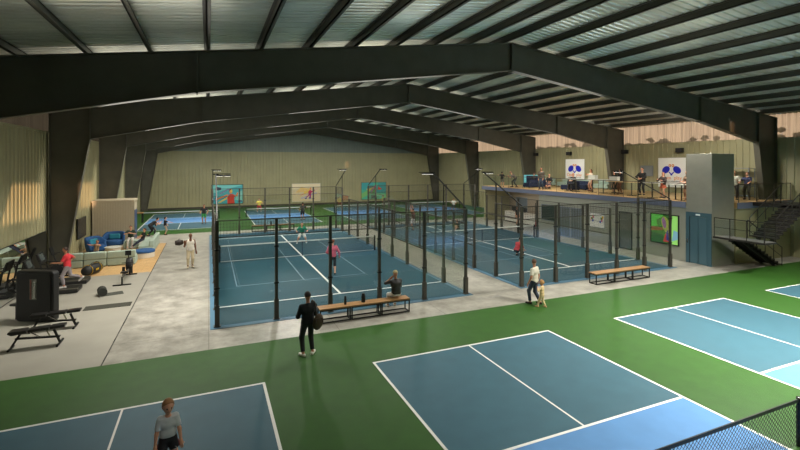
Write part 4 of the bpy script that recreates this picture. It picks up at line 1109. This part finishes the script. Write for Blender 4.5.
    for sx in (-1, 1):
        e = head+hf*hr*.86+hu*hr*.12+hrgt*sx*hr*.33; d = np.linalg.norm(ctr-e, axis=1); mi[d < max(hr*.13, h*.6)] = 1
    e = head+hf*hr*.85-hu*hr*.5; q = ctr-e; mi[(np.abs(q@hrgt) < hr*.26) & (np.abs(q@hu) < max(hr*.07, h*.5)) & (np.linalg.norm(q, axis=1) < hr*.5)] = 2
    # fingers, rooted inside the palm
    fb = MB()
    for ch in fingers: fb.tube(ch, [.0095*s]*(len(ch)-1)+[.007*s], 6)
    nv = len(V)
    Vl = V.tolist()+[tuple(p) for p in fb.v]; Ql = Q.tolist()+[tuple(i+nv for i in f_) for f_ in fb.f]
    me = bpy.data.meshes.new('body'); me.from_pydata(Vl, [], Ql)
    for m_ in (skm, mat('eye_dark', (36, 28, 24), .4), mat('lip_'+skin, tuple(int(v*.72) for v in sk), .5)): me.materials.append(m_)
    me.polygons.foreach_set('material_index', mi.tolist()+[0]*len(fb.f)); me.polygons.foreach_set('use_smooth', [True]*len(me.polygons)); me.update()
    obj('body', me, None, rt)
    def child(name, fld, m_, hh=h, lab=None, l=lo, g=hi):
        V, Q = surface(fld, l, g, hh)
        if len(Q): return obj(name, np_mesh(name, V, Q, [m_]), None, rt, label=lab)
    o1 = .013*s+h*.15
    torso = smin(core, kk)
    if bottom:
        base = [off(cone(pel-r0*.065*s, pel+r0*.065*s, .105*s, .105*s), o1), off(cone(wst-rv*.055*s-u*.03*s, wst+rv*.055*s-u*.03*s, .095*s*belly, .095*s*belly), o1*.7)]
        tf = smin(base+trous, kk*.7)
        child('shorts' if bottom[1] <= 1.1 else 'trousers', cutp(tf, pel+u*.14*s, u), cm(bottom[0]))
    if top:
        hem = top[2] if len(top) > 2 else -.04
        tf = smin([off(torso, o1*1.5)]+sleeves, kk*.6)
        tf = cutp(tf, neck-u*.012*s, u*.9+fw*.42); tf = cutp(tf, pel+u*hem*s, -u)
        if top[1] == 0:   # tank top: arm holes and deep neck
            for sx in (-1, 1):
                tf = inter(tf, neg(cone(neck-u*.0*s+rv*sx*sw*1.12, neck-u*.2*s+rv*sx*sw*1.25, .085*s, .07*s)))
            tf = inter(tf, neg(cone(neck+u*.03*s, neck-u*.05*s+fw*.08*s, .075*s, .06*s)))
        nm = 'jacket' if coat else ('vest' if top[1] == 0 else 'shirt')
        child(nm, tf, cm(top[0], .45 if coat == 'leather' else .85))
    if skirt:
        kz = np.array([0, 0, -1.])
        sf = cone(wst-u*.02*s, wst+kz*skirt[1]*s, .115*s, .115*s+skirt[2]*s, True)
        child('skirt', sf, cm(skirt[0]))
    if shoes:
        for q in shoeparts: child('shoe', cutp(smin(q, .02*s), [0, 0, lo[2]+.001], [0, 0, -1]) if 0 else smin(q, .02*s), cm(shoes, .6), min(h, .018))
    if hair and hair[1] != 'bald':
        hc = cm(hair[0], .7)
        hl, hh_ = head-hr*1.9, head+hr*1.9
        shell = ellip(head+hu*hr*.06-hf*hr*.04, [hrgt, hf, hu], [hr*.88, hr*1.03, hr*1.14])
        hcut = cutp(shell, head+hf*hr*.30+hu*hr*.42, U(hf*.8-hu*.62)); hcut = cutp(hcut, head-hu*hr*.35, -hu)
        if hair[1] == 'long':
            hcut = smin([hcut, cone(head-hf*hr*.55, head-hf*hr*.75-np.array([0, 0, 2.2*hr]), hr*.72, hr*.6)], .03*s); hl = hl-np.array([.0, .0, 2.3*hr])
        if hair[1] == 'bun':
            hcut = smin([hcut, cone(head-hf*hr*1.0+hu*hr*.5, head-hf*hr*1.2+hu*hr*.5, hr*.4, hr*.3)], .01)
        if hair[1] == 'cap':
            hcut = cutp(off(shell, .006*s), head+hu*hr*.25, -hu); hcut = smin([hcut, cone(head+hf*hr*.8+hu*hr*.32, head+hf*hr*1.35+hu*hr*.28, hr*.35, hr*.3)], .01)
            hcut = cutp(hcut, head+hu*hr*.2, -hu)
        child('cap' if hair[1] == 'cap' else 'hair', hcut, hc, min(h, hr*.16), None, hl, hh_)
    return rt, dict(neck=neck, pel=pel, che=che, fw=fw, rv=rv, u=u, s=s, head=head, hr=hr, hw=hw)
def stand(d=.11, f=0): return [(-d, -f, 0), (d, f, 0)]

M0 = MZ+.004
BLK = (26, 26, 28); WHT = (214, 212, 204)
# boy in the foreground
rt, J = person((-.66, 8.86, .013), 190, 1.38, 'boy in pale grey shirt and black shorts on the nearest left court', ((190, 194, 194), .75, .07), ((24, 24, 28), .5), (200, 200, 200), ((150, 108, 70), 'short'),
       hs=1.42, leg=.92, feet=[(-.15, 0, 0), (.15, .03, 0)], hands=[(-.2, .12, .60), (.21, .1, .62)], look=(6, -14), h=.0115, skin='fair', elbows=[(-1, -.3, 0), (1, -.3, 0)])
for sx in (-1, 1):
    obj('red_side_stripe', MB().tube([(sx*.142, .0, .62), (sx*.165, .01, .56), (sx*.172, .012, .50)], .02, 6), mat('stripe_dark_red', (120, 28, 34), .8), rt)
obj('shorts_emblem', MB().lathe([(.028, 0), (.028, .01)], 14, (-.1, .1, .53), axis='Y'), cm(WHT), rt)
# man in black with brown bag
rt, J = person((2.62, 12.9, .008), 8, 1.87, 'man in black seen from behind, standing on the green floor', ((22, 22, 24), 1.95, -.06), ((34, 34, 38), 1.88), (214, 210, 200), ((40, 30, 24), 'short'),
       feet=[(-.14, 0, 0, -.35, 1), (.15, .02, 0, .75, .9)], hands=[(-.14, .3, 1.14), (.1, .32, 1.14)], look=(0, -18), h=.0135, skin='tan', elbows=[(-.6, -.5, -.8), (.6, -.5, -.8)])
bg = thing('shoulder_bag', 'brown shoulder bag hanging at the back of the man in black', 'bag', (2.62, 12.9, .008), RR(8))
b = bmesh.new(); bmesh.ops.create_icosphere(b, subdivisions=3, radius=1, matrix=Matrix.Translation((.2, -.285, 1.02)) @ Matrix.Rotation(.25, 4, 'Y') @ Matrix.Diagonal((.15, .105, .235, 1)))
me = bpy.data.meshes.new('pouch'); b.to_mesh(me); b.free(); me.materials.append(mat('bag_brown', (74, 58, 40), .7, noise=.12)); me.polygons.foreach_set('use_smooth', [True]*len(me.polygons))
obj('pouch', me, None, bg)
obj('strap', MB().tube([(.16, -.27, 1.2), (.17, -.215, 1.38), (.15, -.11, 1.56), (.15, .05, 1.56), (.17, .17, 1.40)], .022, 6), mat('strap_brown', (58, 46, 34), .7), bg)
obj('flap', MB().box(.08, .33, -.375, -.35, 1.0, 1.14), mat('bag_brown_dark', (60, 46, 32), .7), bg, bevel=.01)
# seated on bench
person((6.42, 15.42, .545), 0, 1.78, 'person in dark leather jacket and pale cap seated on the long bench', ((40, 39, 37), 1.9, -.05), ((206, 204, 198), 1.9), (190, 184, 172), ((176, 160, 120), 'cap'),
       pz=.175, lean=6, feet=[(-.14, .5, -.48), (.15, .5, -.48)], hands=[(-.12, .26, .66), (.15, .38, .22)], elbows=[(-1, .1, -.8), (1, -.4, -.4)], knees=[(-.1, .3, 1), (.1, .3, 1)], coat='leather', belly=1.12, h=.016, skin='tan', look=(10, -6))
# man and child
person((11.78, 14.15, .008), 25, 1.8, 'man in cream tee and jeans walking beside a toddler', ((206, 200, 182), .75, -.1), ((48, 58, 74), 1.9), (44, 34, 30), ((92, 58, 38), 'short'),
       feet=[(-.09, .14, 0), (.09, -.2, .02)], hands=[(-.26, .12, .86), (.22, -.04, .84)], look=(-55, -12), h=.016, skin='tan')
person((11.79, 13.73, .008), 25, 1.06, 'toddler in beige suit walking at the side of the man in jeans', ((204, 178, 132), 1.9, -.05), ((204, 180, 138), 1.9), (196, 150, 110), ((176, 128, 72), 'short'),
       hs=1.55, leg=.84, feet=[(-.08, .14, 0), (.08, -.1, 0)], hands=[(-.12, .12, .74), (.18, .05, .42)], h=.014)
# players
person((5.7, 21.95, .02), -8, 1.76, 'player in pink long sleeved top seen from behind on the left padel court', ((190, 88, 108), 1.9, -.06), ((30, 30, 36), 1.35), (30, 26, 26), ((124, 66, 44), 'short'),
       feet=[(-.05, .2, 0), (.1, -.12, 0)], hands=[(-.2, .26, 1.0), (.34, .05, .86)], h=.018)
person((5.95, 31.35, .02), 172, 1.75, 'player in green shirt and white shorts crouching beyond the left padel net', ((36, 132, 104), .8, -.08), ((212, 212, 208), .85), (220, 220, 220), ((40, 30, 26), 'short'),
       pz=.72, lean=28, feet=[(-.3, 0, 0), (.32, .05, 0)], hands=[(-.32, .45, .85), (.34, .42, .8)], look=(0, 8), h=.02)
person((16.9, 21.9, .02), -75, 1.78, 'man in red shirt crouching on the right padel court', ((150, 40, 48), .85, -.06), ((34, 36, 44), 1.9), (36, 30, 30), ((44, 32, 30), 'short'),
       pz=.36, lean=34, feet=[(-.14, .2, 0), (.16, .42, 0)], hands=[(-.1, .5, .3), (.2, .52, .34)], look=(0, -20), h=.018, knees=[(-.3, 1, .6), (.3, 1, .8)], skin='tan')
rt, J = person((19.1, 32.5, .02), 120, 1.7, 'person in black and white sitting on the floor of the right padel court', ((28, 28, 30), 1.9, -.05), ((40, 40, 46), 1.9), (220, 220, 218), ((36, 28, 26), 'short'),
       pz=.13, lean=14, feet=[(-.12, .7, 0), (.12, .62, 0)], hands=[(-.12, .5, .42), (.14, .48, .42)], knees=[(-.1, .2, 1), (.1, .2, 1)], h=.02)
person((15.6, 33.8, .02), 40, 1.85, 'player with raised arms and white shorts on the right padel court', ((96, 60, 48), .7, -.02), ((206, 206, 206), .8), (70, 70, 72), ((44, 30, 24), 'short'),
       feet=stand(.12, .08), hands=[(-.22, .12, 1.95), (.2, .2, 2.05)], h=.02, elbows=[(-1, .3, .2), (1, .3, .2)], skin='tan')
person((26.4, 45.9, .02), 150, 1.55, 'player in white on the far corner court', ((220, 218, 212), .8), ((60, 62, 70), .85), (200, 200, 200), ((60, 40, 30), 'short'), pz=.78, lean=15, feet=stand(.2, .1), hands=[(-.25, .4, .9), (.25, .4, .95)], h=.025)
person((-.4, 45.2, .02), 170, 1.8, 'player in dark shirt and green shorts on the far court beyond the beige cabin', ((34, 34, 36), .7), ((40, 120, 60), .85), (60, 50, 44), ((44, 30, 24), 'short'), feet=stand(.12, .06), hands=[(-.3, .1, 1.0), (.28, .25, 1.0)], h=.025, skin='tan')
person((5.3, 53.6, .02), 180, 1.72, 'player in yellow shirt and red shorts on the far court', ((214, 196, 90), .8), ((150, 44, 48), .85), (190, 190, 190), ((60, 44, 30), 'short'), pz=.8, lean=8, feet=stand(.2, .04), hands=[(-.26, .34, 1.0), (.26, .36, 1.0)], h=.025)
person((8.5, 44.3, .02), 10, 1.76, 'player in dark grey shirt on the near half of the far court', ((58, 56, 54), .8), ((34, 34, 38), .85), (40, 40, 40), ((34, 26, 22), 'short'), feet=stand(.16, .08), hands=[(-.3, .1, .95), (.3, .3, 1.2)], h=.025, skin='tan')
# walkers and lounge
person((-.9, 26.4, .004), 185, 1.84, 'man in white tank top and cream trousers walking on the concrete', ((222, 214, 200), 0, -.08), ((196, 180, 148), 1.85), (206, 190, 160), ((60, 44, 34), 'bald'),
       feet=[(-.1, -.02, 0), (.13, .1, 0)], hands=[(-.27, .04, .83), (.29, .1, 1.36)], elbows=[(-.3, -1, 0), (.7, .3, -1)], h=.016, skin='dark', look=(-12, 2))
gb = thing('gym_bag', 'dark gym bag slung on the shoulder of the man in white tank top', 'bag', (-1.44, 26.32, 1.37), RR(20))
obj('body', MB().lathe([(.04, -.2), (.12, -.18), (.15, 0), (.12, .18), (.04, .2)], 14, (0, 0, 0), axis='X'), mat('bag_dark_brown', (44, 34, 28), .7), gb, smooth=True)
obj('handle', MB().tube([(-.1, 0, .1), (0, -.02, .2), (.1, 0, .1)], .015, 6), M_black, gb)
person((-5.6, 23.4, .2), 92, 1.78, 'man in red tee and grey leggings running on the treadmill', ((196, 44, 52), .8, -.08), ((138, 130, 132), 1.85), (206, 200, 200), ((52, 36, 30), 'short'),
       lean=6, feet=[(-.1, .1, 0), (.1, -.5, .3, .1, .7, -.7)], hands=[(-.2, .42, 1.12), (.24, .0, 1.05)], elbows=[(-.4, -1, -.5), (.4, -1, 0)], h=.015, skin='tan', knees=[(-.1, 1, 0), (.1, 1, -.2)])
person((-5.75, 29.55, .56), 150, 1.3, 'child in tan shirt resting on the back of the front mint sofa', ((164, 130, 98), .8), ((70, 72, 90), 1.8), (60, 60, 70), ((70, 46, 32), 'short'), hs=1.25,
       pz=.135, lean=-12, feet=[(-.1, .1, -.4), (.12, .1, -.4)], hands=[(-.22, .2, .5), (.28, .22, .5)], knees=[(-.1, 1, .5), (.1, 1, .5)], h=.016, skin='tan')
person((-4.7, 34.0, .55), 180, 1.72, 'man in dark green top and white trousers seated on the backless mint block', ((36, 58, 48), .85), ((206, 200, 190), 1.9), (200, 196, 190), ((96, 68, 48), 'short'),
       pz=.15, lean=6, feet=[(-.12, .46, -.5), (.12, .5, -.5)], hands=[(-.08, .3, .46), (.1, .3, .48)], knees=[(-.1, .4, 1), (.1, .4, 1)], elbows=[(-1, -.3, -.3), (1, -.3, -.3)], h=.018, look=(0, -20))
person((-3.93, 33.2, .56), 105, 1.5, 'boy in black tee slouching on the mint sofa row', ((30, 30, 32), .75), ((52, 56, 74), 1.9), (160, 160, 160), ((90, 62, 44), 'short'), hs=1.15,
       pz=.135, lean=-14, feet=[(-.1, .66, -.42), (.12, .6, -.42)], hands=[(-.18, .4, .1), (.2, .38, .12)], knees=[(-.1, .3, 1), (.1, .3, 1)], h=.018)
person((-4.15, 39.0, .004), -72, 1.8, 'man in dark clothes bending towards a child at the edge of the far green', ((40, 38, 36), 1.9), ((34, 36, 42), 1.88), (30, 28, 28), ((34, 26, 22), 'short'),
       pz=.82, lean=58, feet=[(-.14, -.1, 0), (.16, .3, 0)], hands=[(-.05, .6, .98), (.15, .74, 1.02)], look=(0, -10), h=.02, knees=[(-.1, 1, 0), (.1, 1, 0)])
person((-3.12, 39.25, .004), -80, 1.42, 'child in dark tee beside the bending man at the far green', ((36, 36, 42), .8), ((170, 150, 130), 1.6), (80, 60, 50), ((50, 36, 30), 'short'), hs=1.2,
       feet=stand(.1), hands=[(-.2, .2, .7), (.2, .5, .95)], h=.02)
person((25.85, 33.4, .004), 190, 1.72, 'receptionist in black standing in front of the white counter', ((26, 26, 28), .8), None, (40, 34, 30), ((50, 36, 28), 'long'), skirt=((28, 28, 30), .5, .05), feet=stand(.1), h=.022, fem=True)
person((27.55, 31.75, .004), 100, 1.66, 'person in red top seen over the near end of the reception counter', ((160, 70, 60), .9), ((50, 50, 56), 1.9), (40, 40, 40), ((50, 36, 28), 'short'), feet=stand(.1), hands=[(-.2, .3, 1.05), (.2, .3, 1.05)], h=.024)
# mezzanine people
person((25.35, 35.0, M0), -60, 1.45, 'child in black tee throwing an arm out at the far end of the mezzanine', ((28, 28, 30), .8), ((120, 112, 100), .9), (60, 50, 50), ((40, 30, 26), 'short'), hs=1.15, feet=stand(.12), hands=[(-.5, .25, 1.1), (.2, .3, .9)], h=.022)
person((26.15, 34.0, M0), 62, 1.78, 'man in grey hoodie bending to a child on the mezzanine', ((96, 90, 82), 1.9), ((60, 58, 56), 1.9), (30, 28, 28), ((110, 76, 50), 'short'), pz=.84, lean=48, feet=[(-.14, -.1, 0), (.16, .28, 0)], hands=[(-.1, .6, .95), (.15, .6, 1.0)], h=.022)
person((27.45, 33.15, MZ+.45), 10, 1.7, 'seated person in dark top leaning back behind the bending man', ((52, 50, 52), 1.9), ((120, 116, 110), 1.9), (60, 60, 60), ((70, 48, 36), 'short'), pz=.145, lean=-12, feet=[(-.12, .5, -.42), (.12, .52, -.42)], hands=[(-.2, .3, .2), (.2, .3, .2)], knees=[(0, .3, 1), (0, .3, 1)], h=.024)
person((25.6, 29.9, M0), 120, 1.88, 'man in grey brown jacket and jeans standing at the glass railing', ((70, 62, 52), 1.9, -.1), ((52, 66, 84), 1.9), (24, 24, 24), ((30, 24, 22), 'short'), feet=stand(.12, .05), hands=[(-.18, .1, .9), (.2, .1, .9)], h=.02, skin='tan', coat='cloth')
person((27.3, 30.85, MZ+.012), 125, 1.7, 'seated man in black top at the right of the man in jeans', ((34, 30, 30), 1.9), ((70, 66, 62), 1.9), (40, 40, 40), ((34, 26, 24), 'short'), pz=.5, lean=4, feet=[(-.14, .42, 0), (.14, .46, 0)], hands=[(-.18, .34, .62), (.18, .34, .62)], knees=[(0, 1, .4), (0, 1, .4)], h=.022)
r = thing('stool', 'low dark stool under the seated man in black', 'stool', (27.3, 30.85, MZ)); obj('seat', MB().lathe([(.2, .34), (.21, .36), (.2, .385)], 16), M_navy, r); obj('leg', MB().lathe([(.16, .002), (.16, .02), (.03, .03), (.03, .34)], 12), M_black, r)
person((26.6, 30.1, MZ+.012), 110, 1.3, 'child in mauve top sitting on the mezzanine floor', ((104, 78, 88), .9), ((60, 54, 62), 1.8), (60, 60, 60), ((56, 38, 30), 'short'), hs=1.2, pz=.12, lean=4, feet=[(-.12, .46, 0), (.12, .44, 0)], hands=[(-.14, .3, .3), (.14, .3, .3)], knees=[(-.2, .2, 1), (.2, .2, 1)], h=.02)
person((27.12, 27.85, MZ+.45), 100, 1.75, 'red haired person in black sitting on the navy sofa below the banner', ((24, 24, 26), 1.9), ((34, 34, 42), 1.9), (24, 24, 24), ((190, 104, 48), 'short'), pz=.15, lean=4, feet=[(-.14, .5, -.43), (.14, .54, -.43)], hands=[(-.12, .34, .36), (.12, .36, .36)], knees=[(0, .3, 1), (0, .3, 1)], elbows=[(-1, -.3, 0), (1, -.3, 0)], h=.02)
person((27.7, 26.6, M0), 70, 1.75, 'woman in beige coat with long brown hair beside the grey high table', ((206, 190, 166), 1.9, -.3), None, (90, 50, 40), ((84, 46, 34), 'long'), skirt=((196, 180, 156), .38, .06), feet=stand(.1, .06), hands=[(-.2, .3, 1.3), (.15, .34, 1.36)], look=(20, 0), h=.02, fem=True)
person((27.6, 24.3, M0), 80, 1.66, 'woman in long dark dress beside the pale high table', ((44, 48, 40), .9), None, (40, 36, 32), ((70, 40, 30), 'long'), skirt=((44, 50, 40), .78, .1), feet=stand(.1), hands=[(-.2, .25, .95), (.2, .25, 1.05)], h=.022, fem=True)
person((27.35, 23.55, M0), 60, 1.78, 'man in black jacket and brown trousers between the pale and timber tables', ((30, 30, 32), 1.9, -.08), ((112, 76, 54), 1.88), (40, 32, 30), ((28, 22, 20), 'short'), feet=stand(.12, .06), hands=[(-.2, .42, 1.2), (.2, .34, 1.1)], h=.02, coat='cloth')
person((27.5, 21.9, M0), 100, 1.92, 'man in big dark puffer jacket behind the timber table', ((38, 37, 36), 1.9, -.12), ((44, 44, 46), 1.9), (30, 30, 30), ((30, 24, 22), 'short'), feet=stand(.13), hands=[(-.1, .3, 1.15), (.1, .3, 1.15)], belly=1.3, h=.02, coat='cloth', elbows=[(-1, -.2, 0), (1, -.2, 0)])
person((26.35, 19.5, M0), 90, 1.66, 'woman in orange top behind the small white high table', ((58, 46, 44), 1.9), None, (40, 34, 34), ((96, 60, 40), 'long'), skirt=((196, 96, 66), .42, .1), feet=stand(.1), hands=[(-.15, .32, 1.1), (.15, .32, 1.15)], h=.02, fem=True)
person((26.35, 17.95, M0), 75, 1.74, 'woman with long brown hair at the table beside the lift tower', ((130, 104, 84), .6), None, (150, 110, 90), ((66, 36, 28), 'long'), skirt=((104, 76, 62), .45, .06), feet=stand(.1), hands=[(-.15, .32, 1.02), (.15, .32, 1.05)], h=.02, fem=True)
person((28.75, 16.75, M0), 130, 1.78, 'man in white patterned shirt at the shelf beyond the lift tower', ((196, 192, 176), .9, -.1), ((50, 48, 46), 1.9), (40, 36, 34), ((40, 30, 26), 'short'), feet=stand(.12), hands=[(-.2, .3, 1.05), (.2, .3, 1.1)], h=.02)
person((29.75, 16.6, M0), 100, 1.68, 'person in dark blue top with yellow bib at the shelf', ((40, 44, 70), .9), ((70, 66, 60), 1.9), (40, 36, 34), ((80, 52, 38), 'short'), feet=stand(.12), hands=[(-.2, .4, 1.0), (.2, .4, 1.1)], h=.02)

# ------------------------------------------------------------------ light
W = bpy.data.worlds.new('World'); bpy.context.scene.world = W; W.use_nodes = True
wn = W.node_tree; bg_ = wn.nodes['Background']
bg_.inputs['Color'].default_value = (*lin((255, 232, 210)), 1); bg_.inputs['Strength'].default_value = 1.1
def area(x, y, z, e, sx, sy, col=(1, .95, .86), rot=(0, 0, 0), spread=PI):  # unseen area light without a fixture, added to brighten the hall
    l = bpy.data.lights.new('added_hall_fill', 'AREA'); l.energy = e; l.shape = 'RECTANGLE'; l.size = sx; l.size_y = sy; l.color = col; l.spread = spread
    o = bpy.data.objects.new('added_hall_fill', l); C.objects.link(o); o.location = (x, y, z); o.rotation_euler = rot; return o
for k, (y, e) in enumerate([(2.0, 560), (8.0, 560), (16.9, 520), (27.9, 640), (38.9, 680), (49.9, 640)]):  # added rows; those beyond the first frame hide behind the rafters
    for x, w in ((-1.5, .02 if k < 2 else 1.15), (7, .16 if k < 2 else 1.), (15.5, 2.3 if k < 2 else .95), (24, 1.55 if k < 2 else .7)):
        zb = 9.62-abs(x-XC)*.141
        yy = y+2.4 if k == 2 and x < 0 else y
        area(x, yy, (zb+.5) if k > 1 else 9.0, e*w, 2.4, .3, spread=RR(125) if yy != y else RR(125) if k < 2 else PI)
        area(x, y+(.3 if k > 1 else 3), zb-.4 if k > 1 else 8.2, e*(.02 if x > 20 else .08 if x > 10 else .13*max(w, .4)), 5, 1.5, rot=(PI, 0, 0))  # added upward fill to brighten the roof sheets
area(26.3, 33.3, 3.0, 45, .5, 4)  # added fill under the deck to brighten the reception recess
for y in (17.2, 28.2):
    area(26., y, 8.1, 260, 1.2, .5, rot=Vector((6, 5, -3.2)).to_track_quat('-Z', 'Y').to_euler())  # added wash to brighten the banners and right wall
sun = bpy.data.lights.new('sun', 'SUN'); sun.energy = 7; sun.color = (1, .6, .36); sun.angle = RR(.6)
so = bpy.data.objects.new('sun', sun); C.objects.link(so)
dv = Vector((-.222, .974, -.032)).normalized(); so.rotation_euler = dv.to_track_quat('-Z', 'Y').to_euler(); so.location = (6, -20, 9)
for (x, y, z, sx) in fl:
    l = bpy.data.lights.new('flood', 'SPOT'); l.energy = 420; l.spot_size = RR(130); l.spot_blend = .6; l.shadow_soft_size = .12; l.color = (1, .97, .92)
    o = bpy.data.objects.new('flood', l); C.objects.link(o); o.location = (x, y, z-.12)
    o.rotation_euler = Vector((sx*.5, 0, -1)).to_track_quat('-Z', 'Y').to_euler()

for p, q, e, a in (((7.1, 42.4, 9.2), (2.6, 16.3, 0), 2000, 15), ((11.6, 17.1, 9.2), (11.7, 18.4, 0), 900, 34), ((1.6, -1.5, 8.0), (-.66, 8.86, .95), 420, 12)):  # last spot is an added fill aimed at the boy
    l = bpy.data.lights.new('roof_and_fill_spot', 'SPOT'); l.energy = e; l.spot_size = RR(a); l.spot_blend = .8; l.shadow_soft_size = .2; l.color = (1, .97, .9)
    o = bpy.data.objects.new('roof_and_fill_spot', l); C.objects.link(o); o.location = p; o.rotation_euler = (Vector(q)-Vector(p)).to_track_quat('-Z', 'Y').to_euler()
# ------------------------------------------------------------------ camera
cd = bpy.data.cameras.new('camera'); cam = bpy.data.objects.new('camera', cd); C.objects.link(cam)
cam.location = (0, 0, 5.51); cam.rotation_euler = (PI/2, 0, -.403)
cd.sensor_width = 36; cd.lens = 448.5/800*36; cd.shift_y = -(225-164.1)/800; cd.clip_end = 400; cd.clip_start = .1
sc = bpy.context.scene; sc.camera = cam
sc.view_settings.view_transform = 'Standard'; sc.view_settings.look = 'None'; sc.view_settings.gamma = 1; sc.view_settings.use_curve_mapping = False
sc.view_settings.exposure = 0
sc.cycles.transparent_max_bounces = 40; sc.cycles.max_bounces = 8
bpy.context.view_layer.update()
